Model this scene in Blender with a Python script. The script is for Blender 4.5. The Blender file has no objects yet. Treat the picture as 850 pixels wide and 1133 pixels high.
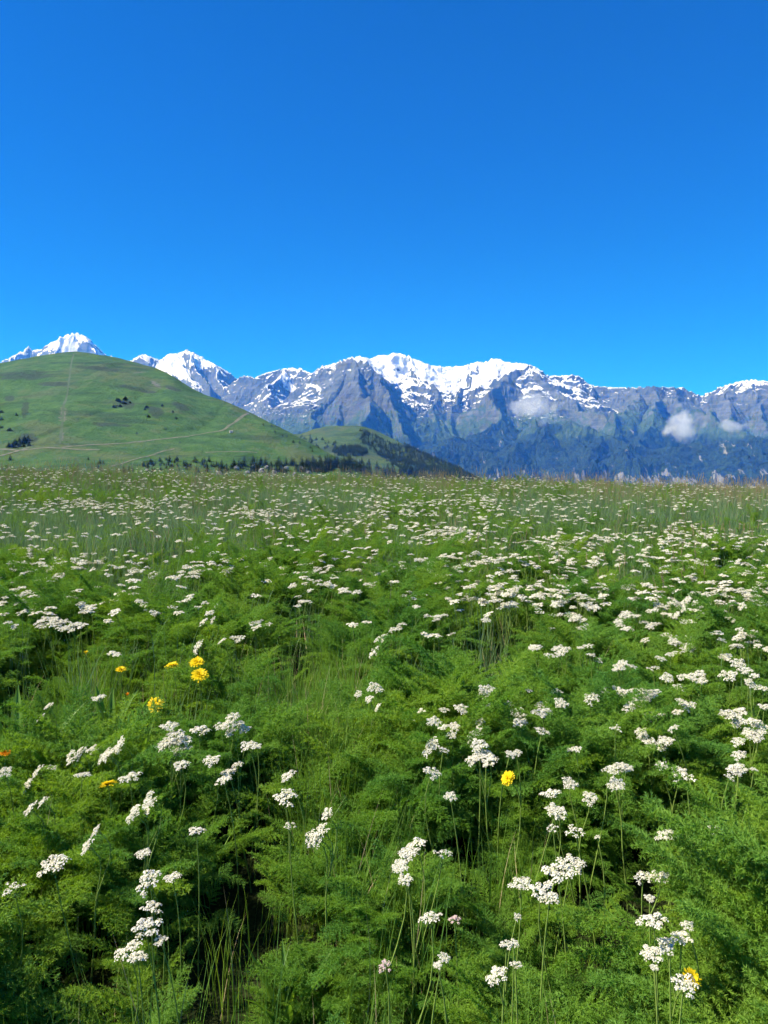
import bpy, math, random
import numpy as np
R = math.radians
rng = np.random.default_rng(7)
random.seed(7)
scene = bpy.context.scene
COL = scene.collection

# ------------------------------------------------------------------ camera
EYE = 1.5
FPX = 840.0                      # focal length in pixels of the 850x1133 photograph
PITCH = math.atan(50.0 / FPX)    # camera looks slightly down
cam_d = bpy.data.cameras.new('camera')
cam_d.sensor_fit = 'VERTICAL'; cam_d.sensor_height = 36.0
cam_d.lens = FPX / 1133.0 * 36.0
cam_d.clip_start = 0.05; cam_d.clip_end = 90000.0
cam = bpy.data.objects.new('camera', cam_d); COL.objects.link(cam)
cam.location = (0, 0, EYE); cam.rotation_euler = (math.pi/2 - PITCH, 0, 0)
scene.camera = cam
CT, ST = math.cos(PITCH), math.sin(PITCH)

def ray(px, py):
    px = np.asarray(px, float); py = np.asarray(py, float)
    a = px - 425.0; b = 566.5 - py
    return a, FPX*CT + b*ST, -FPX*ST + b*CT

def at(px, py, y):
    dx, dy, dz = ray(px, py)
    k = y / dy
    return (dx*k, y + 0*dx, EYE + dz*k)

# ------------------------------------------------------------------ noise
_p = np.random.default_rng(11).permutation(4096).astype(np.int64)
def _hash(ix, iy, s):
    return _p[(_p[(ix + s*131) & 4095] + iy) & 4095]
_ang = np.arange(4096) / 4096 * 2*np.pi
_gx, _gy = np.cos(_ang), np.sin(_ang)
def perlin(x, y, s=0):
    x = np.asarray(x, float); y = np.asarray(y, float)
    x, y = np.broadcast_arrays(x, y)
    ix = np.floor(x).astype(np.int64); iy = np.floor(y).astype(np.int64)
    fx = x - ix; fy = y - iy
    u = fx*fx*fx*(fx*(fx*6-15)+10); v = fy*fy*fy*(fy*(fy*6-15)+10)
    def g(a, b, dx, dy):
        h = _hash(a, b, s)
        return _gx[h]*dx + _gy[h]*dy
    n00 = g(ix, iy, fx, fy); n10 = g(ix+1, iy, fx-1, fy)
    n01 = g(ix, iy+1, fx, fy-1); n11 = g(ix+1, iy+1, fx-1, fy-1)
    return 1.4*((n00*(1-u)+n10*u)*(1-v) + (n01*(1-u)+n11*u)*v)
def fbm(x, y, o=4, s=0, g=0.5):
    a = 1.0; t = 0; n = 0
    for i in range(o):
        t = t + a*perlin(x*2**i, y*2**i, s+i); n += a; a *= g
    return t/n
def ridged(x, y, s=0):
    return 1 - np.abs(perlin(x, y, s))*2
def sstep(a, b, x):
    t = np.clip((x-a)/(b-a), 0, 1); return t*t*(3-2*t)

# ------------------------------------------------------------------ helpers
def mesh_np(name, verts, faces, mats=(), smooth=False, mat_idx=None):
    verts = np.asarray(verts, np.float32); faces = np.asarray(faces, np.int32)
    me = bpy.data.meshes.new(name)
    n = faces.shape[1]
    me.vertices.add(len(verts)); me.vertices.foreach_set('co', verts.ravel())
    me.loops.add(faces.size); me.loops.foreach_set('vertex_index', faces.ravel())
    me.polygons.add(len(faces))
    me.polygons.foreach_set('loop_start', np.arange(0, faces.size, n, dtype=np.int32))
    me.polygons.foreach_set('loop_total', np.full(len(faces), n, np.int32))
    me.polygons.foreach_set('use_smooth', np.full(len(faces), smooth))
    if mat_idx is not None: me.polygons.foreach_set('material_index', np.asarray(mat_idx, np.int32))
    for m in mats: me.materials.append(m)
    me.update(calc_edges=True)
    return me
def link(name, data, parent=None):
    o = bpy.data.objects.new(name, data); COL.objects.link(o)
    if parent: o.parent = parent
    return o
def tag(o, label=None, cat=None, group=None, kind=None):
    if label: o['label'] = label
    if cat: o['category'] = cat
    if group: o['group'] = group
    if kind: o['kind'] = kind
    return o

class NT:
    def __init__(s, m):
        m.use_nodes = True; s.t = m.node_tree; s.t.nodes.clear()
    def n(s, typ, **kw):
        nd = s.t.nodes.new(typ)
        for k, v in kw.items():
            if k.startswith('i_'):
                key = k[2:]
                key = int(key) if key.isdigit() else key.replace('_', ' ')
                if hasattr(v, 'is_linked') or isinstance(v, bpy.types.NodeSocket): s.t.links.new(v, nd.inputs[key])
                else: nd.inputs[key].default_value = v
            else: setattr(nd, k, v)
        return nd
    def l(s, a, b): s.t.links.new(a, b)
    def math(s, op, a, b=0.0, clamp=False):
        nd = s.t.nodes.new('ShaderNodeMath'); nd.operation = op; nd.use_clamp = clamp
        for i, v in enumerate((a, b)):
            if isinstance(v, bpy.types.NodeSocket): s.l(v, nd.inputs[i])
            else: nd.inputs[i].default_value = v
        return nd.outputs[0]
    def mix(s, f, a, b):
        nd = s.t.nodes.new('ShaderNodeMix'); nd.data_type = 'RGBA'
        for k, v in ((0, f), (6, a), (7, b)):
            if isinstance(v, bpy.types.NodeSocket): s.l(v, nd.inputs[k])
            else: nd.inputs[k].default_value = v if k == 0 else (*v, 1)
        return nd.outputs[2]
    def noise(s, vec, scale, detail=4, rough=0.55, dist=0):
        nd = s.t.nodes.new('ShaderNodeTexNoise'); nd.inputs['Scale'].default_value = scale
        nd.inputs['Detail'].default_value = detail; nd.inputs['Roughness'].default_value = rough
        nd.inputs['Distortion'].default_value = dist
        s.l(vec, nd.inputs['Vector']); return nd.outputs[0]
    def ramp(s, v, a, b):
        nd = s.t.nodes.new('ShaderNodeMapRange'); nd.interpolation_type = 'SMOOTHSTEP'
        s.l(v, nd.inputs[0]); nd.inputs[1].default_value = a; nd.inputs[2].default_value = b
        return nd.outputs[0]
    def attr(s, name):
        nd = s.t.nodes.new('ShaderNodeAttribute'); nd.attribute_name = name; return nd.outputs['Fac']
    def out(s, sh):
        o = s.t.nodes.new('ShaderNodeOutputMaterial'); s.l(sh, o.inputs['Surface'])

# ------------------------------------------------------------------ light
SUN_EL, SUN_AZ = R(50), R(-100)      # azimuth measured clockwise from +Y (the view)
w = bpy.data.worlds.new('World'); scene.world = w; w.use_nodes = True
wt = w.node_tree; wt.nodes.clear()
sky = wt.nodes.new('ShaderNodeTexSky'); sky.sky_type = 'NISHITA'; sky.sun_disc = False
sky.sun_elevation = SUN_EL; sky.sun_rotation = SUN_AZ
sky.altitude = 2300; sky.air_density = 1.0; sky.dust_density = 0.15; sky.ozone_density = 3.0
hsv = wt.nodes.new('ShaderNodeHueSaturation'); hsv.inputs['Saturation'].default_value = 1.9
hsv.inputs['Hue'].default_value = 0.497
bg = wt.nodes.new('ShaderNodeBackground'); bg.inputs[1].default_value = 0.12
wo = wt.nodes.new('ShaderNodeOutputWorld')
wt.links.new(sky.outputs[0], hsv.inputs['Color']); mul = wt.nodes.new('ShaderNodeMix'); mul.data_type = 'RGBA'; mul.blend_type = 'MULTIPLY'; mul.inputs[0].default_value = 1; mul.inputs[7].default_value = (.34, .555, .83, 1)
wt.links.new(hsv.outputs[0], mul.inputs[6]); wt.links.new(mul.outputs[2], bg.inputs[0]); wt.links.new(bg.outputs[0], wo.inputs[0])
sd = bpy.data.lights.new('sun', 'SUN'); sd.energy = 5.0; sd.angle = R(0.53); sd.color = (1.0, 0.96, 0.89)
so = bpy.data.objects.new('sun', sd); COL.objects.link(so)
from mathutils import Vector
sdir = Vector((math.sin(SUN_AZ)*math.cos(SUN_EL), math.cos(SUN_AZ)*math.cos(SUN_EL), math.sin(SUN_EL)))
so.rotation_euler = sdir.to_track_quat('Z', 'Y').to_euler()
scene.view_settings.view_transform = 'Standard'; scene.view_settings.look = 'None'
scene.view_settings.exposure = 0.85; scene.view_settings.gamma = 1.0
scene.render.engine = 'CYCLES'
scene.cycles.use_denoising = True
scene.cycles.max_bounces = 4; scene.cycles.diffuse_bounces = 2; scene.cycles.glossy_bounces = 2
scene.cycles.transmission_bounces = 3; scene.cycles.transparent_max_bounces = 8
scene.cycles.volume_bounces = 0
scene.cycles.use_adaptive_sampling = True; scene.cycles.adaptive_threshold = 0.06
scene.render.film_transparent = False

# ------------------------------------------------------------------ far mountains
def fan(px0, px1, ncol, y0, y1, nrow, geo=1.0):
    """a ground grid: columns spread by bearing, rows by distance (metres)"""
    t = np.linspace(0, 1, nrow)**geo
    ys = y0 + (y1-y0)*t
    az = (np.linspace(px0, px1, ncol) - 425.0)/FPX
    Y, A = np.meshgrid(ys, az, indexing='ij')
    return A*Y, Y
def grid_faces(nr, nc):
    i = np.arange(nr-1)[:, None]*nc + np.arange(nc-1)[None, :]
    i = i.ravel()
    return np.stack([i, i+1, i+nc+1, i+nc], 1)
def ridge_pts(pts):
    p = np.array(pts, float)
    x, y, z = at(p[:, 0], p[:, 1], p[:, 2]*1000.0)
    return np.stack([x, y, z], 1)

def ridge_field(X, Y, P, s, seed, amp=90., lam=420., round_=0., steep=0.25, soft=1.0):
    best = np.full(X.shape, -1e9); bt = np.zeros(X.shape); bd = np.zeros(X.shape)
    t0 = 0.0
    for a, b in zip(P[:-1], P[1:]):
        dx, dy = b[0]-a[0], b[1]-a[1]; L2 = dx*dx+dy*dy; L = math.sqrt(L2)
        u = np.clip(((X-a[0])*dx + (Y-a[1])*dy)/L2, 0, 1)
        d = np.hypot(X-a[0]-u*dx, Y-a[1]-u*dy)
        zc = a[2] + (b[2]-a[2])*u
        if round_ > 0: h = zc - s*(np.sqrt(d*d+round_*round_)-round_)
        else: h = zc - s*d - steep*300*(1-np.exp(-d/300.))
        m = h > best
        best = np.where(m, h, best); bt = np.where(m, t0+u*L, bt); bd = np.where(m, d, bd)
        t0 += L
    if amp > 0:
        wx = fbm(X/900., Y/900., 3, seed+40)*1.1
        k = sstep(0, 500, bd)*0.85 + 0.15*sstep(0, 90, bd)
        g = 0
        for (l, a_, sh) in ((lam, 1.0, 0), (lam*0.43, .5, 3), (lam*0.18, .3, 6), (lam*0.08, .14, 8)):
            g = g + a_*(1-ridged(bt/l + wx*(lam/l)*0.5, bd/(l*3.5)+sh, seed+sh))
        best = best - amp*k*g*soft
    return best, bd

def fit_skyline(X, Y, H, line, depth, sm, k=1.0):
    """raise or lower the crest so that it stands at its surveyed height in every direction"""
    L = np.array(line, float)
    px = 425 + FPX*(X[0]/Y[0])
    for _ in range(2):
        D = Y*CT - (H-EYE)*ST
        v = 566.5 - FPX*((H-EYE)*CT + Y*ST)/D
        px_ = 425 + FPX*X/D
        r = v.argmin(0); vm = v.min(0); pm = px_[r, np.arange(X.shape[1])]
        tgt = np.interp(pm, L[:, 0], L[:, 1])
        e = (vm - tgt)
        ww = np.where((pm >= L[0, 0]) & (pm <= L[-1, 0]), 1.0, 0.0)
        K = np.exp(-(np.arange(-4*sm, 4*sm+1)/sm)**2/2)
        cw = np.convolve(ww, K, 'same')
        e = np.convolve(e*ww, K, 'same')/(cw+1e-6)*np.clip(cw/K.sum(), 0, 1)
        wgt = np.clip(1-(v-vm[None])/depth, 0, 1)
        H = H + k*wgt*e[None]*Y/FPX
    return H

def terrain(name, grid, ridges, base, mat, seed, line=None, rough=60., rl=700.):
    X, Y = grid
    X0, Y0 = X, Y
    wk = .24*rl
    X = X + wk*fbm(X0/(rl*1.1), Y0/(rl*1.1), 3, seed+5)*1.6 ; Y = Y + wk*fbm(X0/(rl*1.1)+9, Y0/(rl*1.1), 3, seed+6)*1.6
    H = np.full(X.shape, -1e9)
    S = np.zeros(X.shape); V = np.zeros(X.shape)
    for i, r in enumerate(ridges):
        P = ridge_pts(r['p'])
        h, d = ridge_field(X, Y, P, r.get('s', .62), seed+i*17, r.get('amp', 90.), r.get('lam', 420.), r.get('round', 0.), r.get('steep', .25))
        m = h > H
        H = np.where(m, h, H); S = np.where(m, r.get('snow', 0.), S); V = np.where(m, r.get('veg', 0.), V)
    jag = sum(a*(ridged(X/l, Y/l, seed+70+j)-0.6) for j, (l, a) in enumerate(((rl, rough), (rl*.42, rough*.5), (rl*.18, rough*.42), (rl*.075, rough*.26), (rl*.035, rough*.12))))
    H = H + jag
    X, Y = X0, Y0
    if base is not None:
        k = 120.; H = np.where(H-base > 8*k, H, base + k*np.log1p(np.exp(np.clip((H-base)/k, -30, 30))))
    if line: H = fit_skyline(X, Y, H, line, 45., 5)
    nr, nc = X.shape
    V3 = np.stack([X, Y, H], -1).reshape(-1, 3)
    me = mesh_np(name, V3, grid_faces(nr, nc), (mat,), smooth=True)
    gy, gx = np.gradient(H)
    dyy = np.gradient(Y, axis=0); dxx = np.gradient(X, axis=1)
    slope = np.hypot(gx/dxx, gy/dyy)
    for nm, arr in (('snow', S), ('veg', V), ('slope', slope)):
        at_ = me.attributes.new(nm, 'FLOAT', 'POINT'); at_.data.foreach_set('value', arr.astype(np.float32).ravel())
    o = link(name, me); tag(o, kind='structure')
    return o, (X, Y, H)

def mountain_mat():
    m = bpy.data.materials.new('mountain_rock'); t = NT(m)
    geo = t.n('ShaderNodeNewGeometry'); pos = geo.outputs['Position']
    sep = t.n('ShaderNodeSeparateXYZ'); t.l(pos, sep.inputs[0]); z = sep.outputs[2]
    nsep = t.n('ShaderNodeSeparateXYZ'); t.l(geo.outputs['Normal'], nsep.inputs[0]); nz = nsep.outputs[2]
    n1 = t.noise(pos, 1/900., 6, .6); n2 = t.noise(pos, 1/160., 6, .65); n3 = t.noise(pos, 1/45., 4, .6)
    snow = t.attr('snow'); veg = t.attr('veg')
    # strata: stretched noise
    mp = t.n('ShaderNodeMapping'); mp.inputs['Scale'].default_value = (1/500., 1/500., 1/40.)
    mp.inputs['Rotation'].default_value = (0.25, 0.2, 0)
    t.l(pos, mp.inputs['Vector']); st = t.noise(mp.outputs[0], 1.0, 5, .6)
    rock = t.mix(t.ramp(n2, .3, .7), (.042, .055, .056), (.118, .135, .125))
    rock = t.mix(t.math('MULTIPLY', t.ramp(st, .45, .62), .5), rock, (.175, .19, .178))
    rock = t.mix(t.math('MULTIPLY', t.ramp(n1, .5, .75), .5), rock, (.085, .075, .065))
    # pasture
    g = t.mix(t.ramp(n3, .35, .7), (.028, .062, .018), (.058, .105, .026))
    gz = t.math('ADD', t.math('MULTIPLY', z, 1/900.), t.math('MULTIPLY', t.math('SUBTRACT', n1, .5), -.9))
    gz = t.math('ADD', gz, t.math('MULTIPLY', t.math('SUBTRACT', n2, .5), -1.0))
    gz = t.math('SUBTRACT', gz, veg)
    gz = t.math('ADD', gz, t.math('MULTIPLY', t.math('SUBTRACT', .78, nz), .9))
    f_grass = t.math('SUBTRACT', 1.0, t.ramp(gz, .62, .92))
    c = t.mix(t.math('MULTIPLY', f_grass, .92), rock, g)
    # forest
    fn = t.mix(t.ramp(t.math('ADD', t.math('MULTIPLY', t.noise(pos, 1/22., 3, .7), .6), t.math('MULTIPLY', n2, .4)), .42, .6), (.005, .013, .006), (.024, .05, .014))
    fz = t.math('ADD', t.math('MULTIPLY', z, 1/900.), t.math('MULTIPLY', t.math('SUBTRACT', n1, .5), -.5))
    fz = t.math('ADD', fz, t.math('MULTIPLY', t.math('SUBTRACT', n2, .5), -.45))
    fz = t.math('SUBTRACT', fz, t.math('MULTIPLY', veg, .5))
    f_for = t.math('SUBTRACT', 1.0, t.ramp(fz, .30, .42))
    # bare cliffs and landslips low down
    mc = t.n('ShaderNodeMapping'); mc.inputs['Scale'].default_value = (1/60., 1/260., 1/300.)
    t.l(pos, mc.inputs['Vector']); cl = t.noise(mc.outputs[0], 1.0, 5, .62)
    lowz = t.math('SUBTRACT', 1.0, t.ramp(z, -150., 40.))
    slip = t.ramp(t.math('ADD', cl, t.math('MULTIPLY', lowz, .13)), .63, .69)
    f_for = t.math('MULTIPLY', f_for, t.math('SUBTRACT', 1.0, t.math('MULTIPLY', slip, .8)))
    c = t.mix(f_for, c, fn)
    c = t.mix(t.math('MULTIPLY', slip, t.math('MULTIPLY', t.math('SUBTRACT', 1.0, t.ramp(fz, .3, .42)), .75)), c, (.27, .255, .24))
    # snow
    s = t.math('ADD', t.math('MULTIPLY', z, 1/1100.), snow)
    calm = t.math('SUBTRACT', 1.0, t.math('MULTIPLY', t.ramp(snow, -.05, .30), .52))
    s = t.math('ADD', s, t.math('MULTIPLY', t.math('MULTIPLY', t.math('SUBTRACT', n2, .5), .95), calm))
    s = t.math('ADD', s, t.math('MULTIPLY', t.math('MULTIPLY', t.math('SUBTRACT', n3, .5), .45), calm))
    s = t.math('ADD', s, t.math('MULTIPLY', t.math('SUBTRACT', n1, .5), .5))
    s = t.math('ADD', s, t.math('MULTIPLY', t.math('SUBTRACT', nz, .74), 1.15))
    fs = t.ramp(s, 1.0, 1.05)
    c = t.mix(fs, c, (.84, .86, .89))
    bump = t.n('ShaderNodeBump'); bump.inputs['Strength'].default_value = .9; bump.inputs['Distance'].default_value = 26.
    hh = t.math('ADD', n3, t.math('MULTIPLY', n2, 3.0)); t.l(hh, bump.inputs['Height'])
    b = t.n('ShaderNodeBsdfPrincipled'); t.l(c, b.inputs['Base Color']); b.inputs['Roughness'].default_value = .85
    b.inputs['Specular IOR Level'].default_value = .15
    t.l(bump.outputs[0], b.inputs['Normal']); t.out(b.outputs[0])
    return m
MM = mountain_mat()

# the snowy peak behind the green hill, the paired peaks beside it, and the main massif
terrain('snow_peak_terrain', fan(-120, 190, 420, 13500, 19000, 200), [
    dict(p=[(-160,440,17),(-60,418,17),(0,402,16.6),(19,393,16.4),(34,385,16.3),(40,391,16.3),(63,377,16.2),(75,371.5,16),(85,370,16),(97,374.5,16),(104,382,16.1),(115,391,16.3),(140,402,16.6),(200,425,17)], s=.9, snow=-1.1, amp=190, lam=500),
    dict(p=[(75,371.5,16),(60,395,15.3),(40,420,14.6)], s=.95, snow=-.8, amp=110),
    dict(p=[(90,374,16),(72,385,15.7),(55,396,15.3),(35,412,14.8)], s=.7, snow=-.2, amp=60, lam=500, steep=.05),
    dict(p=[(97,374.5,16),(104,395,15.3),(110,430,14.6)], s=1., snow=-.95, amp=110),
    dict(p=[(34,385,16.3),(10,405,15.4),(-20,430,14.6)], s=.9, snow=-.85, amp=110)], -600, MM, 100, rough=70, line=[(0,401),(19,391.5),(34,383.5),(40,389),(52,382),(63,375.5),(75,370),(85,368.5),(97,373),(104,380),(115,391),(130,398)])
terrain('twin_peak_terrain', fan(100, 330, 420, 9800, 15500, 220), [
    dict(p=[(90,420,13.5),(146,400,13.2),(159,393,13),(178,399,13),(186,393,13),(197,393,12.9),(207,389,12.8),(220,395,12.8),(228,400,12.8),(240,406,12.8),(252,413,12.9),(261,420,13),(300,440,13.3)], s=.85, snow=-.27, amp=130, lam=380),
    dict(p=[(197,392,12.9),(203,412,12.2),(214,432,11.5),(226,450,10.9)], s=.65, snow=-.03, amp=70, lam=420, steep=.05),
    dict(p=[(207,389,12.8),(222,420,12.0),(232,445,11.2),(240,470,10.4)], s=.85, snow=-.35, amp=90),
    dict(p=[(159,393,13),(172,415,12.2),(176,450,11.4)], s=.75, snow=-.6, amp=90),
    dict(p=[(240,406,12.8),(251,435,12.0),(262,470,11.0)], s=.8, snow=-.2, amp=90)], -600, MM, 200, rough=60, line=[(140,401),(146,398),(159,391.5),(170,396),(178,398.5),(186,391.5),(197,391),(207,387),(220,393),(228,398),(240,404),(252,411),(261,418)])
terrain('mountain_range_terrain', fan(215, 1000, 1350, 6300, 13500, 560), [
    # west crest down to the pyramid
    dict(p=[(240,430,12.2),(264,418.5,12),(274,418,12),(282,419,12),(296,414,12),(314,410,12),(324,409,12),(335,410,11.9),(345,415,11.6),(355,407.5,11),(368,405,10.6),(379,400,10.2),(390,397,9.9),(405,401,9.6),(417,412,9.4),(431,430,9.1),(442,446,8.8),(449,470,8.4),(460,500,7.8)], s=.85, snow=-.16, lam=300, amp=75),
    dict(p=[(392,397,9.9),(399,417,9.3),(407,437,8.7),(405,469,8.0),(398,505,7.4)], s=.95, snow=-.55, lam=240, amp=70),
    dict(p=[(368,405,10.6),(360,432,9.7),(347,465,8.9),(335,495,8.2)], s=.9, snow=-.5, lam=260, amp=70),
    dict(p=[(378,400,10.2),(382,440,9.2),(370,475,8.4)], s=.95, snow=-.6, lam=240, amp=60),
    dict(p=[(345,415,11.6),(330,440,10.6),(322,475,9.5)], s=.85, snow=-.42, lam=300, amp=70),
    dict(p=[(314,410,12),(300,425,11.2),(296,450,10.4)], s=.7, snow=.2, lam=300, amp=60),
    # snowy massif crest
    dict(p=[(395,402,10.6),(411,398,11.3),(421,394,11.5),(435,391.5,11.5),(448,394,11.5),(461,399.5,11.5),(476,405.5,11.5),(492,407.5,11.5),(513,406.5,11.5),(527,402,11.5),(540,402,11.5),(545,398.5,11.4),(555,399,11.4),(559,402,11.4),(583,403.5,10.8)], s=.5, snow=.22, lam=420, amp=55, steep=.1),
    dict(p=[(583,403.5,10.8),(595,408.5,10.5),(606,417,10.8),(616,417.5,10.9),(629,416,10.9),(643,418,11)], s=.6, snow=-.04, lam=420, amp=55, steep=.1),
    dict(p=[(643,418,11),(650,426,11),(661,429,11),(682,430,10.8),(709,430,10.4),(720,429,10.1),(739,430,10.2),(755,430,11),(774,439,11.5)], s=.62, snow=-.1, lam=300, amp=75, steep=.25),
    dict(p=[(774,439,11.5),(782,437.5,11),(796,430.5,10.5),(815,424.5,10.3),(831,421.5,10.2),(850,423.5,10.2),(900,430,10.2),(960,424,10.4),(1040,440,10.6)], s=.62, snow=.06, lam=300, amp=75, steep=.25),
    dict(p=[(448,394,11.5),(462,412,10.9),(480,432,10.3),(486,447,9.8),(470,470,9.0),(452,488,8.3)], s=.7, snow=-.02, lam=300, amp=70, veg=.12),
    dict(p=[(527,402,11.5),(515,420,10.9),(508,433,10.4),(505,452,9.8),(498,478,9.0)], s=.75, snow=-.12, lam=300, amp=70),
    dict(p=[(583,403.5,10.8),(566,417,10.2),(541,434,9.6),(549,450,9.2),(554,466,8.8)], s=.75, snow=-.55, lam=220, amp=45),
    dict(p=[(595,408.5,10.5),(609,419,10.2),(624,434,9.9),(645,447,9.5),(662,462,8.9),(680,474,8.4)], s=.8, snow=-.5, lam=240, amp=55),
    # pasture ridge dropping left to the valley, then forested ribs
    dict(p=[(554,466,8.8),(540,473,8.4),(518,481,8.0),(495,488,7.7),(470,494,7.4),(445,502,7.2),(400,520,7.0)], s=.48, veg=.45, snow=-2, lam=420, amp=40, steep=.0),
    dict(p=[(600,463,8.5),(590,482,7.9),(560,502,7.4),(530,524,6.9)], s=.55, veg=.1, snow=-2, lam=500, amp=60, steep=.0),
    dict(p=[(600,463,8.5),(640,468,8.2),(669,476,7.9),(701,489,7.5),(715,510,7.1),(722,535,6.7)], s=.58, veg=.0, snow=-2, lam=420, amp=60, steep=.0),
    dict(p=[(669,476,7.9),(650,500,7.4),(630,530,6.8)], s=.58, veg=.0, snow=-2, lam=420, amp=60, steep=0),
    # right hand front ridges
    dict(p=[(720,429,10.1),(744,437,9.8),(770,452,9.3),(793,463,8.9),(820,473,8.5),(850,482,8.1),(900,500,7.6)], s=.62, snow=-.9, lam=300, amp=60),
    dict(p=[(709,430,10.4),(690,450,9.6),(676,470,8.9)], s=.7, snow=-.5, lam=260, amp=60, veg=.15),
    dict(p=[(725,429,10.0),(722,455,9.3),(715,480,8.6),(712,500,8.0)], s=.7, snow=-.6, lam=260, amp=60, veg=.15),
    dict(p=[(700,500,7.3),(742,489,7.5),(780,487,7.5),(815,488,7.5),(850,484,7.4),(920,478,7.4),(1000,470,7.4)], s=.5, veg=.12, snow=-2, lam=420, amp=50, steep=0),
    dict(p=[(796,487,7.5),(790,510,7.1),(785,540,6.7)], s=.58, veg=.3, snow=-2, lam=420, amp=50, steep=0),
    dict(p=[(850,484,7.4),(846,510,7.0),(840,545,6.6)], s=.6, veg=.0, snow=-2, lam=300, amp=60, steep=0),
    # grey peak at the right
    dict(p=[(815,424.5,10.3),(806,445,9.8),(812,470,9.2)], s=.8, snow=-.2, lam=260, amp=60),
    dict(p=[(850,423.5,10.2),(846,450,9.6),(858,475,9.0)], s=.75, snow=-.1, lam=260, amp=60),
    dict(p=[(796,430.5,10.5),(785,450,10.1),(780,465,9.6)], s=.8, snow=-.5, lam=260, amp=60),
], -650, MM, 300, rough=62, rl=650, line=[(264,417),(274,416),(282,418),(296,412),(314,408),(324,407),(335,408.5),(345,413.5),(355,405.5),(368,403),(379,398.5),(390,395),(400,394.5),(411,397),(421,392),(428,394),(435,389.8),(448,392.5),(461,398),(476,404),(492,406),(513,405),(527,400.5),(540,400.5),(544,396.5),(555,397.4),(558,400.5),(583,402.5),(595,407),(606,415.7),(626,415.7),(630,414.5),(643,416.5),(650,424.5),(661,427.5),(682,428.7),(709,428.7),(720,427.4),(739,428.7),(755,428.7),(766,434),(774,437.6),(782,436),(796,428.7),(815,422.8),(831,420),(850,422),(880,428)])

# ------------------------------------------------------------------ green hill and knoll
def hill_mat(name, base1, base2, brown):
    m = bpy.data.materials.new(name); t = NT(m)
    geo = t.n('ShaderNodeNewGeometry'); pos = geo.outputs['Position']
    n1 = t.noise(pos, 1/170., 5, .6); n2 = t.noise(pos, 1/32., 5, .65); n3 = t.noise(pos, 1/7., 3, .7)
    mp = t.n('ShaderNodeMapping'); mp.inputs['Scale'].default_value = (1/260., 1/90., 1/14.)
    t.l(pos, mp.inputs['Vector']); st = t.noise(mp.outputs[0], 1.0, 6, .62)
    c = t.mix(t.ramp(n2, .35, .68), base1, base2)
    c = t.mix(t.math('MULTIPLY', t.ramp(t.math('ADD', n1, t.math('MULTIPLY', t.math('SUBTRACT', n2, .5), .5)), .49, .64), .6), c, brown)
    c = t.mix(t.math('MULTIPLY', t.ramp(st, .52, .64), .55), c, (.02, .042, .02))
    c = t.mix(t.math('MULTIPLY', t.ramp(n3, .55, .75), .5), c, (.03, .06, .022))
    scr = t.attr('scree')
    f = t.ramp(t.math('ADD', scr, t.math('MULTIPLY', t.math('SUBTRACT', n3, .5), 3.2)), .75, 1.0)
    c = t.mix(t.math('MULTIPLY', f, .8), c, t.mix(n2, (.2, .18, .16), (.09, .08, .075)))
    heath = t.attr('heath')
    f2 = t.ramp(t.math('ADD', heath, t.math('MULTIPLY', t.math('SUBTRACT', n2, .5), 2.0)), .5, .9)
    c = t.mix(t.math('MULTIPLY', f2, .8), c, (.03, .045, .028))
    bump = t.n('ShaderNodeBump'); bump.inputs['Strength'].default_value = .8; bump.inputs['Distance'].default_value = 3.
    t.l(t.math('ADD', n3, t.math('MULTIPLY', n2, 3.)), bump.inputs['Height'])
    b = t.n('ShaderNodeBsdfPrincipled'); t.l(c, b.inputs['Base Color']); b.inputs['Roughness'].default_value = .9
    b.inputs['Specular IOR Level'].default_value = .1
    t.l(bump.outputs[0], b.inputs['Normal']); t.out(b.outputs[0])
    return m
HM = hill_mat('hill_grass', (.036, .088, .018), (.068, .132, .028), (.085, .095, .04))
KM = hill_mat('knoll_grass', (.042, .082, .026), (.072, .112, .036), (.08, .09, .04))

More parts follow.
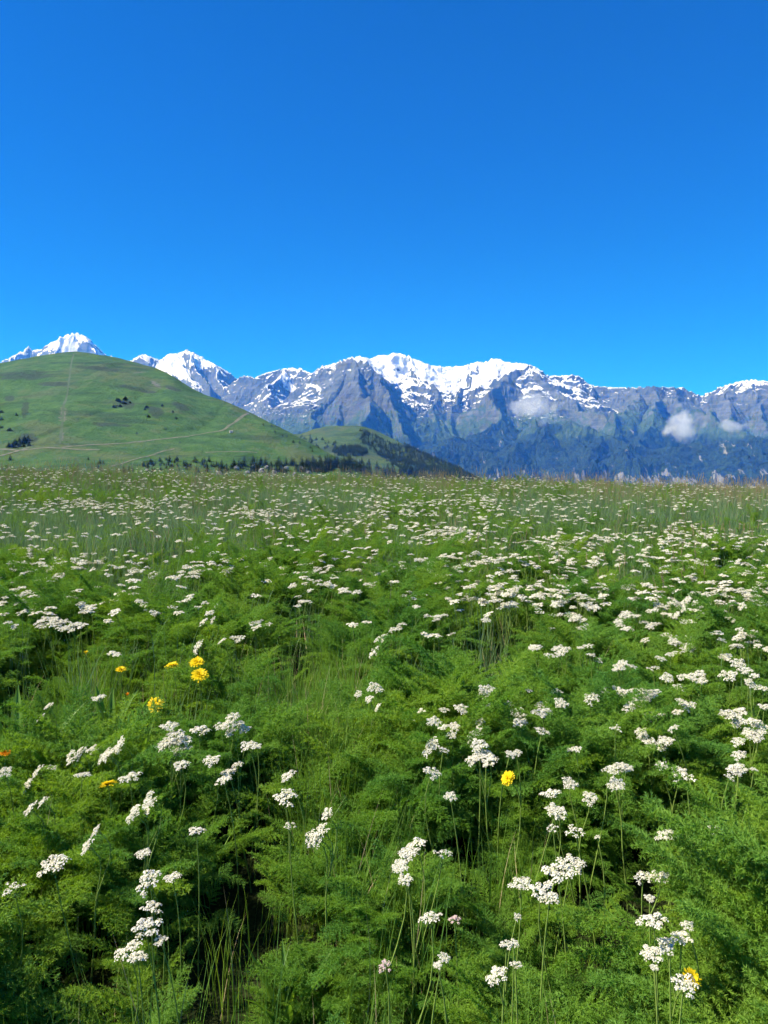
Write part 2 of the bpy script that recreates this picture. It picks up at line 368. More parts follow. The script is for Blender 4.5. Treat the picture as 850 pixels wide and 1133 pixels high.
def soft_hill(name, grid, ridges, mat, seed, rough, blobs=(), heath=(), clip=None, line=None):
    X, Y = grid; H = None
    for i, r in enumerate(ridges):
        P = ridge_pts(r['p'])
        h, d = ridge_field(X, Y, P, r['s'], seed+i*9, 0, 300, r['round'])
        k = 6.0
        H = h if H is None else np.maximum(H, h) + k*np.log1p(np.exp(-np.abs(H-h)/k))
    for j, (l, a) in enumerate(((420, .8), (170, .5), (60, .22), (22, .08))):
        H = H + rough*a*perlin(X/l, Y/l, seed+50+j)
    # shallow gullies running down toward the viewer
    H = H - rough*.5*np.clip(ridged(X/150.+.4*perlin(X/300., Y/300., seed+3), Y/900., seed+60)-.55, 0, 1)
    if clip:
        P = ridge_pts(clip['p']); bd = np.full(X.shape, 1e9); sg = np.zeros(X.shape); zc = np.zeros(X.shape)
        for a, b in zip(P[:-1], P[1:]):
            dx, dy = b[0]-a[0], b[1]-a[1]; L = math.hypot(dx, dy)
            u = np.clip(((X-a[0])*dx+(Y-a[1])*dy)/L**2, 0, 1)
            d = np.hypot(X-a[0]-u*dx, Y-a[1]-u*dy); m = d < bd
            side = ((X-a[0])*dy-(Y-a[1])*dx)*(1 if dy > 0 else 1)
            bd = np.where(m, d, bd); sg = np.where(m, np.sign(side), sg); zc = np.where(m, a[2]+(b[2]-a[2])*u, zc)
        sg = -sg if clip.get('flip', True) else sg
        cap = np.where(sg > 0, zc - clip['s']*bd, zc + clip.get('up', .6)*bd) + 4
        k = 8.; H = -k*np.logaddexp(-H/k, -cap/k)
    if line: H = fit_skyline(X, Y, H, line, 70., 8)
    nr, nc = X.shape
    me = mesh_np(name, np.stack([X, Y, H], -1).reshape(-1, 3), grid_faces(nr, nc), (mat,), smooth=True)
    # picture of bare patches, placed on the hill itself in metres
    dxr, dyr, dzr = X, Y, H-EYE
    u = 425 + FPX*dxr/(dyr*CT - dzr*ST); v = 566.5 - FPX*(dzr*CT + dyr*ST)/(dyr*CT - dzr*ST)
    for nm, bl in (('scree', blobs), ('heath', heath)):
        A = np.zeros(X.shape)
        for (px, py, rx, ry, rot) in bl:
            c, s = math.cos(rot), math.sin(rot)
            a = ((u-px)*c + (v-py)*s)/rx; b_ = (-(u-px)*s + (v-py)*c)/ry
            A = np.maximum(A, np.exp(-(a*a+b_*b_)**1.5))
        q = me.attributes.new(nm, 'FLOAT', 'POINT'); q.data.foreach_set('value', A.astype(np.float32).ravel())
    o = link(name, me); tag(o, kind='structure')
    return (X, Y, H, u, v)

hill = soft_hill('green_hill', fan(-260, 470, 620, 620, 3000, 420), [
    dict(p=[(-330,432,2.5),(-150,415,2.4),(-60,409,2.35),(0,403,2.3),(25,397,2.28),(60,391.5,2.22),(85,389,2.2),(103,391,2.17),(124,394.5,2.13),(155,403,2.05),(186,414,1.95),(220,436,1.8),(250,446,1.7),(278,458,1.6),(324,481,1.45),(368,506,1.3),(410,530,1.15)], s=.40, round=380),
    dict(p=[(85,389,2.2),(60,445,1.75),(40,490,1.4)], s=.30, round=300),
    dict(p=[(170,408,2.0),(150,460,1.55),(160,500,1.2)], s=.30, round=260),
    dict(p=[(-100,520,1.0),(100,520,.95),(300,524,.9),(430,534,.88)], s=.22, round=200),
], HM, 500, 10., clip=dict(p=[(85,389,2.2),(103,391,2.17),(124,394.5,2.13),(155,402,2.05),(186,413,1.95),(220,435,1.8),(250,445,1.7),(278,457,1.6),(324,480,1.45),(368,505,1.3),(410,530,1.1)], s=1.3),
  line=[(-160,425),(-60,411),(0,402),(25,397),(60,391),(85,388.5),(100,391),(124,394.5),(155,402),(186,412.5),(220,434.5),(250,444),(278,457),(300,468),(324,480),(350,494),(368,504)], blobs=[(70,458,6,13,.1),(69,482,2.5,9,0),(172,425,10,3.5,.5),(190,430,9,3,.25),(155,412,10,1.5,-.1)],
  heath=[(30,485,14,8,0),(25,416,45,6,0),(60,425,30,3,0),(10,440,8,5,0),(110,408,40,3,.1),(150,430,30,3,.2),(120,470,30,3,.05),(200,450,14,5,.4),(142,448,9,6,.3),(172,455,14,8,.5),(28,452,5,14,.1),(192,430,12,3,.3)])
knoll = soft_hill('green_knoll', fan(240, 640, 360, 1500, 4200, 260), [
    dict(p=[(240,500,3.0),(300,488,2.95),(330,484,2.9),(345,476,2.85),(375,471.5,2.8),(400,472,2.75),(422,480,2.65),(450,494,2.5),(480,508,2.35),(510,521,2.2),(545,540,2.0)], s=.36, round=180),
    dict(p=[(375,472,2.8),(380,500,2.2),(390,520,1.9)], s=.3, round=160),
], KM, 700, 6., clip=dict(p=[(375,471.5,2.8),(400,471,2.75),(422,479,2.65),(450,493,2.5),(480,507,2.35),(510,520,2.2),(545,540,2.0)], s=1.3),
  line=[(325,484),(333,480),(345,475),(360,472),(375,471),(400,471),(422,479),(450,493),(480,507),(510,519)], heath=[(375,497,30,5,0)])

def hill_point(T, px, py):
    """the point of a hill seen at a pixel: first crossing along the ray from the front"""
    X, Y, H, u, v = T
    j = np.abs(u[0]-px).argmin() if False else None
    col = int(np.clip(np.round((( (px-425.)/FPX*1.0) - X[0,0]/Y[0,0]) / ((X[0,1]/Y[0,1]) - X[0,0]/Y[0,0])), 0, X.shape[1]-1))
    vv = v[:, col]; best = np.minimum.accumulate(vv)
    i = int(np.argmax(best <= py)) if (best <= py).any() else int(vv.argmin())
    return float(X[i, col]), float(Y[i, col]), float(H[i, col])

# track across the hill
def track(name, pts, width, T, mat):
    P = [hill_point(T, px, py) for px, py in pts]
    X, Y, H, u, v = T
    a0 = X[0, 0]/Y[0, 0]; da = X[0, 1]/Y[0, 1]-a0
    ys = Y[:, 0]
    def hz(x, y):
        c = min(max((x/y-a0)/da, 0), X.shape[1]-1.001); r = min(max(np.interp(y, ys, np.arange(len(ys))), 0), len(ys)-1.001)
        i, j = int(r), int(c); fr, fc = r-i, c-j
        return (H[i, j]*(1-fc)+H[i, j+1]*fc)*(1-fr) + (H[i+1, j]*(1-fc)+H[i+1, j+1]*fc)*fr
    L = []; 
    for a, b in zip(P[:-1], P[1:]):
        n = max(2, int(math.hypot(b[0]-a[0], b[1]-a[1])/8))
        for k in range(n): L.append((a[0]+(b[0]-a[0])*k/n, a[1]+(b[1]-a[1])*k/n))
    L.append(P[-1][:2]); L = np.array(L)
    for _ in range(6): L[1:-1] = (L[:-2]+L[1:-1]*2+L[2:])/4
    tg = np.gradient(L, axis=0); tg /= np.linalg.norm(tg, axis=1)[:, None]+1e-9
    nrm = np.stack([-tg[:, 1], tg[:, 0]], 1); V = []
    wv = width*(1+.35*perlin(np.arange(len(L))/5., 0.5, 9))
    for k in range(len(L)):
        for s in (-1, -.33, .33, 1):
            q = L[k]+nrm[k]*s*wv[k]/2; V.append((q[0], q[1], hz(q[0], q[1])+.45))
    o = link(name, mesh_np(name, V, grid_faces(len(L), 4), (mat,), smooth=True)); tag(o, kind='structure')
tm = bpy.data.materials.new('track_gravel'); t = NT(tm)
geo = t.n('ShaderNodeNewGeometry'); n = t.noise(geo.outputs['Position'], .12, 4, .6)
b = t.n('ShaderNodeBsdfPrincipled'); b.inputs['Roughness'].default_value = .95
t.l(t.mix(t.ramp(n, .4, .65), (.15, .14, .095), (.07, .09, .04)), b.inputs['Base Color']); t.out(b.outputs[0])
track('track', [(-60,500),(0,498),(40,497),(60,496.5),(98,498),(112,498.5)], 6, hill, tm)
track('track', [(-30,512),(0,506),(12,502),(26,498),(34,496.5)], 5, hill, tm)
track('track', [(70,496),(91,493),(129,491),(168,488),(200,484),(222,481),(238,478.5),(249,476.5),(256,470),(263,466.5),(270,461),(276,457.5)], 5.5, hill, tm)
track('track', [(124,517),(140,512),(160,506),(175,501),(194,498)], 3.5, hill, tm)
wm_ = tm.copy(); wm_.name = 'worn_grass'
for n_ in wm_.node_tree.nodes:
    if n_.type == 'MIX': n_.inputs[6].default_value = (.056, .092, .034, 1); n_.inputs[7].default_value = (.045, .07, .028, 1)
track('worn_strip', [(85,392),(82,405),(80,420),(77,436),(73,450),(71,466),(69,480),(68,492)], 4, hill, wm_)
track('track', [(228,501),(260,500),(285,501.5)], 3.5, hill, tm)

# ------------------------------------------------------------------ haze
HZ = bpy.data.materials.new('haze_air'); HZ.use_nodes = True; ht = HZ.node_tree; ht.nodes.clear()
pv = ht.nodes.new('ShaderNodeVolumePrincipled'); pv.inputs['Density'].default_value = 5.2e-5
pv.inputs['Color'].default_value = (.05, .27, 1.0, 1); pv.inputs['Absorption Color'].default_value = (1, 1, 1, 1); pv.inputs['Density Attribute'].default_value = ''
pv.inputs['Anisotropy'].default_value = 0.0
try: pv.inputs['Temperature Attribute'].default_value = ''
except Exception: pass
ho = ht.nodes.new('ShaderNodeOutputMaterial'); ht.links.new(pv.outputs[0], ho.inputs['Volume'])
x0, x1, y0, y1, z0, z1 = -27000, 27000, -27000, 31000, -903, 2700
V = [(x, y, z) for z in (z0, z1) for y in (y0, y1) for x in (x0, x1)]
F = [(0, 2, 3, 1), (4, 5, 7, 6), (0, 1, 5, 4), (2, 6, 7, 3), (0, 4, 6, 2), (1, 3, 7, 5)]
hz = link('haze', mesh_np('haze', V, F, (HZ,))); tag(hz, kind='stuff')
# ================================================================== meadow ground
def ground_z(x, y):
    x = np.asarray(x, float); y = np.asarray(y, float)
    r = np.hypot(x, y)
    yc = np.clip(y, -60, 60); xc = np.clip(x, -60, 60)
    z = 0.0305*yc - 0.0155*xc*np.clip(y/18, 0, 1.4)
    edge = 21.0 + 1.2*perlin(x/9., 3.3, 5)
    over = np.clip(y-edge, 0, None)
    z = z - 0.0042*np.minimum(over, 40)**2
    z = z - 840*(1-np.exp(-np.clip(over-28, 0, None)*.3/840))
    z = z + np.clip(1-over/20, 0, 1)*(0.11*perlin(x/5.5+4, y/7., 33)*sstep(6, 14, y) + 0.06*perlin(x/2.3, y/2.3, 31) + 0.02*perlin(x/.6, y/.6, 32))
    return z
gm = bpy.data.materials.new('meadow_soil'); t = NT(gm)
geo = t.n('ShaderNodeNewGeometry'); pos = geo.outputs['Position']
n1 = t.noise(pos, 9., 6, .65); n2 = t.noise(pos, 60., 4, .7); n3 = t.noise(pos, .01, 5, .6)
sep = t.n('ShaderNodeSeparateXYZ'); t.l(pos, sep.inputs[0])
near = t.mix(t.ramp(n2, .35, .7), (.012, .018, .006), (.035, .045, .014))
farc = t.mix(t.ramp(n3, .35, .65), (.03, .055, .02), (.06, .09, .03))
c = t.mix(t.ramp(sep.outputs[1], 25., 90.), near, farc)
bp = t.n('ShaderNodeBump'); bp.inputs['Strength'].default_value = .6; bp.inputs['Distance'].default_value = .03; t.l(n1, bp.inputs['Height'])
b = t.n('ShaderNodeBsdfPrincipled'); b.inputs['Roughness'].default_value = 1; b.inputs['Specular IOR Level'].default_value = .05
t.l(c, b.inputs['Base Color']); t.l(bp.outputs[0], b.inputs['Normal']); t.out(b.outputs[0])
# one sheet: fine near the viewer, coarse out to the horizon
def axis(lim_n, lim_p):
    a = [0.0]; st = .12
    while a[-1] < lim_p: a.append(a[-1]+st); st *= 1.045
    b_ = [0.0]; st = .12
    while b_[-1] > -lim_n: b_.append(b_[-1]-st); st *= 1.045
    return np.array(b_[:0:-1]+a)
ax_, ay_ = axis(26000, 26000), axis(26000, 30000)
GX, GY = np.meshgrid(ax_, ay_); GZ = ground_z(GX, GY)
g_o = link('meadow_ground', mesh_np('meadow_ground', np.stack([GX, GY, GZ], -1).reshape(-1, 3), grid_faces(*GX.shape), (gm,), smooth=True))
tag(g_o, kind='structure')

def on_meadow(px, py, h):
    """where a thing h metres tall standing on the meadow has its top, seen along this direction"""
    dx, dy, dz = ray(px, py)
    ys = np.concatenate([np.arange(.8, 8, .01), np.arange(8, 30, .05)])
    k = ys/dy; xs = dx*k; zs = EYE+dz*k
    m = zs <= ground_z(xs, ys)+h
    i = int(np.argmax(m)) if m.any() else None
    if i is None: return None
    return float(xs[i]), float(ys[i]), float(zs[i])

# ================================================================== plant materials
def leaf_mat(name, ca, cb, cc, trans=.35, rough=.6, spec=.25, pscale=2.2):
    m = bpy.data.materials.new(name); t = NT(m)
    oi = t.n('ShaderNodeObjectInfo'); geo = t.n('ShaderNodeNewGeometry')
    n = t.noise(geo.outputs['Position'], pscale, 2, .6)
    c = t.mix(t.ramp(n, .32, .68), ca, cb)
    c = t.mix(t.math('MULTIPLY', oi.outputs['Random'], .55), c, cc)
    d = t.n('ShaderNodeBsdfPrincipled'); t.l(c, d.inputs['Base Color'])
    d.inputs['Roughness'].default_value = rough; d.inputs['Specular IOR Level'].default_value = spec
    tr = t.n('ShaderNodeBsdfTranslucent')
    hs = t.n('ShaderNodeHueSaturation'); hs.inputs['Hue'].default_value = .485; hs.inputs['Saturation'].default_value = 1.1; hs.inputs['Value'].default_value = 1.5
    t.l(c, hs.inputs['Color']); t.l(hs.outputs[0], tr.inputs['Color'])
    mx = t.n('ShaderNodeMixShader'); mx.inputs[0].default_value = trans
    t.l(d.outputs[0], mx.inputs[1]); t.l(tr.outputs[0], mx.inputs[2]); t.out(mx.outputs[0])
    return m
def plain_mat(name, col, rough=.6, trans=0., spec=.2, var=.2):
    m = bpy.data.materials.new(name); t = NT(m)
    geo = t.n('ShaderNodeNewGeometry'); n = t.noise(geo.outputs['Position'], 160., 3, .6)
    c = t.mix(t.ramp(n, .3, .7), tuple(v*(1-var) for v in col), tuple(min(.95, v*(1+var)) for v in col))
    d = t.n('ShaderNodeBsdfPrincipled'); t.l(c, d.inputs['Base Color'])
    d.inputs['Roughness'].default_value = rough; d.inputs['Specular IOR Level'].default_value = spec
    if trans:
        tr = t.n('ShaderNodeBsdfTranslucent'); t.l(c, tr.inputs['Color'])
        mx = t.n('ShaderNodeMixShader'); mx.inputs[0].default_value = trans
        t.l(d.outputs[0], mx.inputs[1]); t.l(tr.outputs[0], mx.inputs[2]); t.out(mx.outputs[0])
    else: t.out(d.outputs[0])
    return m
M_FERN = leaf_mat('feathery_leaf', (.125, .265, .026), (.235, .37, .036), (.07, .22, .05), .38, .6, .22, 1.6)
M_FERN2 = leaf_mat('feathery_leaf_upslope', (.15, .29, .03), (.25, .38, .045), (.09, .24, .05), .38, .65, .2, .9)
M_GRASS = leaf_mat('grass_blade', (.13, .25, .03), (.20, .33, .045), (.08, .20, .04), .4, .42, .4, 3.)
M_BLUEG = leaf_mat('bluish_grass_blade', (.13, .225, .085), (.20, .30, .12), (.10, .19, .085), .35, .45, .4, 3.)
M_BROAD = leaf_mat('broad_leaf', (.12, .24, .03), (.19, .32, .045), (.08, .19, .03), .42, .4, .4, 8.)
M_STRAW = plain_mat('dry_stalk', (.33, .27, .14), .6)
M_SEED = plain_mat('seed_head', (.30, .23, .12), .8)
M_STEM = plain_mat('flower_stalk', (.21, .30, .06), .5, .15)
M_WHITE = plain_mat('white_petal', (.78, .74, .62), .7, .25, .1, .06)
M_CREAM = plain_mat('cream_petal', (.66, .62, .42), .7, .25, .1, .12)
M_PINK = plain_mat('pink_petal', (.72, .52, .50), .7, .25, .1, .15)
M_YEL = plain_mat('yellow_petal', (.85, .62, .01), .55, .25, .15, .12)
M_ORG = plain_mat('orange_petal', (.80, .30, .01), .55, .25, .15, .12)
M_BUD = plain_mat('green_bud', (.22, .30, .06), .6, .1)

# ------------------------------------------------------------------ plant meshes
def tri_mesh(name, tris, mats, idx=None):
    T = np.asarray(tris, np.float32).reshape(-1, 3, 3)
    return mesh_np(name, T.reshape(-1, 3), np.arange(len(T)*3).reshape(-1, 3), mats, mat_idx=idx)
def unit(v): return v/(np.linalg.norm(v, axis=-1, keepdims=True)+1e-9)

def frond(r, L=.2, dens=1.0, wid=1.0):
    """one feathery leaf: rachis in the xz plane, arching over; returns triangles"""
    n = 14
    bend = r.uniform(.4, 1.5); th0 = r.uniform(.15, .35)
    u = np.linspace(0, 1, n)
    th = th0 + bend*u**1.4
    seg = L/(n-1)
    P = np.zeros((n, 3)); P[1:, 0] = np.cumsum(np.sin(th[:-1])*seg); P[1:, 2] = np.cumsum(np.cos(th[:-1])*seg)
    T = np.stack([np.sin(th), 0*th, np.cos(th)], 1); B = np.array([0, 1., 0])
    tris = []
    # rachis as a thin ribbon facing up
    w_ = .0011*wid
    for i in range(n-1):
        a, b = P[i], P[i+1]; o = B*w_*(1-.7*u[i])
        tris += [(a-o, a+o, b+o), (a-o, b+o, b-o)]
    segs = []
    npin = int(19*dens)+3
    for k in range(npin):
        uu = .22 + .78*(k/npin)
        j = uu*(n-1); i = min(int(j), n-2); f = j-i
        p0 = P[i]*(1-f)+P[i+1]*f; tt = unit(T[i]*(1-f)+T[i+1]*f); nn = np.cross(tt, B)
        pl = L*.27*(1-uu)**.55*(.55+.45*min(1, (uu-.15)/.25)) + .006
        for s in (-1, 1):
            d = unit(tt*.75 + B*s*(.9+.2*r.normal()) + nn*r.normal()*.22)
            m = max(3, int(pl/.0042*dens))
            v = (np.arange(m)+r.random())/m
            c = p0 + d*(v*pl)[:, None] - np.array([0, 0, 1.])*(v**2*pl*.15)[:, None]
            for q in range(5):
                dd = unit(d[None]*.8 + unit(r.normal(size=(m, 3)))*1.0)
                ln = (.0105*(1-.35*v)*r.uniform(.7, 1.25, m))[:, None]*(1.0/dens**.3)
                segs.append(np.concatenate([c, dd*ln], 1))
            a, b = p0, p0+d*pl*.95; o = unit(np.cross(d, r.normal(size=3)))*.0006*wid
            tris.append((a-o, a+o, b))
    S = np.concatenate(segs); c, dl = S[:, :3], S[:, 3:]
    o = unit(np.cross(dl, r.normal(size=c.shape)))*.00082*wid
    H = np.stack([c-o, c+o, c+dl], 1)
    return np.concatenate([np.array(tris).reshape(-1, 3, 3), H])

def rotz(T, a):
    c, s = math.cos(a), math.sin(a); R_ = np.array([[c, -s, 0], [s, c, 0], [0, 0, 1]])
    return T @ R_.T
def roty(T, a):
    c, s = math.cos(a), math.sin(a); R_ = np.array([[c, 0, s], [0, 1, 0], [-s, 0, c]])
    return T @ R_.T

def fern_clump(seed, nf, dens, wid):
    r = np.random.default_rng(seed); out = []
    for k in range(nf):
        L = r.uniform(.17, .33)
        F = frond(r, L, dens, wid)
        F = roty(F, r.uniform(-.1, .95)); ph = r.uniform(0, 2*np.pi)
        F = F + np.array([r.uniform(.0, .04), 0, r.uniform(.04, .17)])
        F = rotz(F, ph) + np.array([r.normal()*.03, r.normal()*.03, 0])
        # leaf stalk
        st = F[0, 0]; a = np.array([st[0]*.3, st[1]*.3, -.03]); o = np.array([math.sin(ph), -math.cos(ph), 0])*.0012*wid
        out.append(np.array([[a-o, a+o, st+o], [a-o, st+o, st-o]])); out.append(F)
    return np.concatenate(out)

def blade(r, L, w_, lean, ph, x, y, droop=.6, n=5):
    u = np.linspace(0, 1, n+1); th = lean + droop*u**2
    s = L/n; px = np.concatenate([[0], np.cumsum(np.sin(th[:-1])*s)]); pz = np.concatenate([[0], np.cumsum(np.cos(th[:-1])*s)])
    c, sn = math.cos(ph), math.sin(ph)
    P = np.stack([x+px*c, y+px*sn, pz-.02], 1)
    tw = ph + math.pi/2 + r.uniform(-.5, .5)
    o = np.array([math.cos(tw), math.sin(tw), 0])[None]*(w_/2*(1-u**1.8)*(.5+.5*np.minimum(1, u*5+.4)))[:, None]
    A, B = P-o, P+o; T = []
    for i in range(n):
        T.append((A[i], B[i], B[i+1]))
        if i < n-1: T.append((A[i], B[i+1], A[i+1]))
    return np.array(T)

def tuft(seed, n, Lr, wr, spread, droop, straw=.06, seedh=0):
    r = np.random.default_rng(seed); T = []; I = []
    for k in range(n):
        L = r.uniform(*Lr)
        b_ = blade(r, L, r.uniform(*wr), abs(r.normal())*.16, r.uniform(0, 6.28), r.normal()*spread, r.normal()*spread, r.uniform(.1, 1)*droop)
        T.append(b_); I += [1 if r.random() < straw else 0]*len(b_)
    for k in range(seedh):
        x, y = r.normal()*spread, r.normal()*spread; ph = r.uniform(0, 6.28); ln = r.uniform(Lr[1]*.95, Lr[1]*1.45)
        b_ = blade(r, ln, .0045, abs(r.normal())*.12, ph, x, y, .25, 4); T.append(b_); I += [1]*len(b_)
        tip = b_[-1][2]; dn = unit(b_[-1][2]-b_[0][0])
        m = 26
        for q in range(m):
            v = q/m; c = tip - dn*ln*.16*(1-v) ; dd = unit(dn+unit(r.normal(size=3))*.7); o = unit(np.cross(dd, r.normal(size=3)))*.0032
            T.append(np.array([[c-o, c+o, c+dd*.017*(1.1-.6*v)]])); I += [2]
    return np.concatenate(T), I

# ------------------------------------------------------------------ scattering (stuff only)
def scatter(name, variants, pts, rot, scl, kind='stuff'):
    lib = bpy.data.collections.new(name + '_shapes')
    for i, me in enumerate(variants):
        o = bpy.data.objects.new('%s_shape' % name, me); lib.objects.link(o)
    pts = np.asarray(pts, np.float32); n = len(pts)
    me = bpy.data.meshes.new(name); me.vertices.add(n); me.vertices.foreach_set('co', pts.ravel())
    a = me.attributes.new('rot', 'FLOAT_VECTOR', 'POINT'); a.data.foreach_set('vector', np.asarray(rot, np.float32).ravel())
    a = me.attributes.new('scl', 'FLOAT_VECTOR', 'POINT'); a.data.foreach_set('vector', np.asarray(scl, np.float32).ravel())
    a = me.attributes.new('idx', 'INT', 'POINT'); a.data.foreach_set('value', rng.integers(0, len(variants), n).astype(np.int32))
    o = link(name, me); tag(o, kind=kind)
    ng = bpy.data.node_groups.new(name, 'GeometryNodeTree')
    ng.interface.new_socket('Geometry', in_out='INPUT', socket_type='NodeSocketGeometry')
    ng.interface.new_socket('Geometry', in_out='OUTPUT', socket_type='NodeSocketGeometry')
    N = ng.nodes; gi = N.new('NodeGroupInput'); go = N.new('NodeGroupOutput')
    ci = N.new('GeometryNodeCollectionInfo'); ci.inputs[0].default_value = lib; ci.inputs[1].default_value = True; ci.inputs[2].default_value = True
    ip = N.new('GeometryNodeInstanceOnPoints'); ip.inputs['Pick Instance'].default_value = True
    def na(nm, ty):
        q = N.new('GeometryNodeInputNamedAttribute'); q.data_type = ty; q.inputs[0].default_value = nm; return q.outputs[0]
    er = N.new('FunctionNodeEulerToRotation')
    L = ng.links
    L.new(gi.outputs[0], ip.inputs['Points']); L.new(ci.outputs[0], ip.inputs['Instance'])
    L.new(na('idx', 'INT'), ip.inputs['Instance Index']); L.new(na('rot', 'FLOAT_VECTOR'), er.inputs[0])
    L.new(er.outputs[0], ip.inputs['Rotation']); L.new(na('scl', 'FLOAT_VECTOR'), ip.inputs['Scale'])
    L.new(ip.outputs[0], go.inputs[0])
    md = o.modifiers.new('scatter', 'NODES'); md.node_group = ng
    return o

def screen_of(x, y, z):
    D = y*CT - (z-EYE)*ST
    return 425+FPX*x/D, 566.5-FPX*((z-EYE)*CT+y*ST)/D
def hole(px, py, lst):
    A = np.zeros(np.shape(px))
    for (cx, cy, rx, ry) in lst: A = np.maximum(A, np.exp(-(((px-cx)/rx)**2+((py-cy)/ry)**2)**2.5))
    return A
def blob(px, py, lst):
    A = np.zeros(np.shape(px))
    for (cx, cy, rx, ry) in lst: A = np.maximum(A, np.exp(-(((px-cx)/rx)**2+((py-cy)/ry)**2)))
    return A

def wedge_points(n, y0, y1, power, extra=.7):
    """random ground points in the widening field in front of the viewer, denser near"""
    u = rng.random(n); y = (y0**(1-power) + u*(y1**(1-power)-y0**(1-power)))**(1/(1-power)) if power != 1 else y0*(y1/y0)**u
    hw = .56*y+extra
    return rng.uniform(-1, 1, n)*hw, y

# patches that belong to grass rather than feathery leaves (ground regions found through their place in view)
GRASS_P = [(365,830,62,80), (365,860,40,40), (125,768,36,26)]
BLUE_P = [(60,590,90,26), (190,585,80,22), (330,560,90,16), (690,575,80,20), (830,575,60,30), (600,570,50,18), (440,640,25,22), (690,640,30,20), (130,660,60,12)]
GAP_P = [(225,1080,85,60),(285,990,30,55),(75,1110,80,40),(775,965,50,26),(505,1100,40,30),(150,815,40,34),(505,985,20,22),(690,1045,24,24),(140,640,60,8),(330,735,30,30),(560,745,40,16),(330,750,25,14),(700,980,30,20),(660,1110,25,20),(780,1060,20,20), (20,775,28,14)]
_k = lambda v: float(np.clip((v-640)/380., 0, 1))
GAP_M = [(a_, b_, c_+90*_k(b_), d_+60*_k(b_)) for a_, b_, c_, d_ in GAP_P]
GAP_P = [(a_, b_, c_+36*_k(b_), d_+24*_k(b_)) for a_, b_, c_, d_ in GAP_P]

x, y = wedge_points(26000, 1.4, 8.0, .95); x2, y2 = wedge_points(20000, 7.0, 27.0, -.1, 1.5)
NEARV = [tri_mesh('feathery_clump', fern_clump(i+1, 9, 1.0, 1.15), (M_FERN,)) for i in range(7)]
MIDV = [tri_mesh('feathery_clump', fern_clump(i+31, 11, .5, 2.6), (M_FERN2,)) for i in range(5)]
SPOTS = [(218,733),(221,747),(172,780),(190,737),(562,861),(761,1083),(134,741)]
BLP = [(118,765),(150,800),(105,800),(15,800),(30,868),(395,905),(318,985),(540,1120),(520,1050),(12,1085),(82,775),(128,835),(170,835),(60,810)]
SPXY = [on_meadow(a_, b_, .42)[:2] for a_, b_ in SPOTS]
BLXY = [on_meadow(a_, b_, .42)[:2] for a_, b_ in BLP]
def place_fern(x, y, dens_keep, sz=1.0):
    z = ground_z(x, y); px, py = screen_of(x, y, z+.22)
    g = blob(px, py, GRASS_P); bl = blob(px, py, BLUE_P); gp = hole(px, py, GAP_P)
    for zz in (.0, .12, .36, .48):
        qx, qy = screen_of(x, y, z+zz); gp = np.maximum(gp, hole(qx, qy, GAP_P)); g = np.maximum(g, blob(qx, qy, GRASS_P)*.8)
    for bx_, by_ in BLXY: gp = np.maximum(gp, np.exp(-(((x-bx_)/.17)**2+((y-by_+.10)/.24)**2)))
    for bx_, by_ in SPXY: gp = np.maximum(gp, np.exp(-(((x-bx_)/.19)**2+((y-by_+.2)/.32)**2)**2))
    lum = fbm(x/.68, y/.62, 3, 81); dens = fbm(x/1.7, y/1.7, 2, 85)
    keep = (rng.random(len(x)) < dens_keep*(1-.93*g)*(1-.8*bl)*(1-gp)*np.clip(1.05+4.2*lum+1.6*dens, .0, 1.7))
    x, y, z, lum, py = x[keep], y[keep], z[keep], lum[keep], py[keep]
    n = len(x)
    mg = hole(*screen_of(x, y, z+.15), GAP_M)
    s = sz*(1-.42*mg)*np.clip(1.0+1.0*lum, .5, 1.28)*rng.uniform(.75, 1.2, n)
    z = z + np.clip(lum, -.3, .5)*.18
    rot = np.stack([rng.normal(0, .16, n), rng.normal(0, .16, n), rng.uniform(0, 6.28, n)], 1)
    return np.stack([x, y, z], 1), rot, np.stack([s, s, s*rng.uniform(.8, 1.1, n)], 1)
P, Ro, Sc = place_fern(x, y, .18, 1.08)
scatter('feathery_ground_cover', NEARV, P, Ro, Sc)
print('near ferns', len(P))
P, Ro, Sc = place_fern(x2, y2, .34, .84)
scatter('distant_feathery_ground_cover', MIDV, P, Ro, Sc)
print('mid ferns', len(P))

# grasses
GV = []; BV = []; HV = []
for i in range(5):
    T, I = tuft(200+i, 30, (.2, .46), (.0024, .0046), .04, .8, .07); GV.append(tri_mesh('grass_tuft', T, (M_GRASS, M_STRAW), I))
    T, I = tuft(230+i, 24, (.28, .58), (.0045, .009), .06, .8, .08); BV.append(tri_mesh('grass_tuft', T, (M_BLUEG, M_STRAW), I))
    T, I = tuft(260+i, 16, (.30, .56), (.006, .010), .08, .6, .25, 6); HV.append(tri_mesh('grass_tuft', T, (M_BLUEG, M_STRAW, M_SEED), I))
def place_grass(x, y, fn, smin, smax):
    z = ground_z(x, y); px, py = screen_of(x, y, z+.22)
    k = rng.random(len(x)) < fn(px, py, x, y); x, y, z = x[k], y[k], z[k]; n = len(x)
    s = rng.uniform(smin, smax, n)
    rot = np.stack([rng.normal(0, .12, n), rng.normal(0, .12, n), rng.uniform(0, 6.28, n)], 1)
    return np.stack([x, y, z], 1), rot, np.stack([s, s, s*rng.uniform(.85, 1.2, n)], 1)
x, y = wedge_points(26000, 1.0, 9.0, .9)
P, Ro, Sc = place_grass(x, y, lambda px, py, x, y: np.clip(1.1*blob(px, py, GRASS_P)**1.0*(.5+.8*(fbm(x/.3, y/.3, 2, 91)+.3)) + .012 + .05*np.clip(fbm(x/.9, y/.9, 2, 92), 0, 1) , 0, 1)*(1-.88*hole(*screen_of(x, y, ground_z(x, y)+.05), GAP_P)), .7, 1.15)
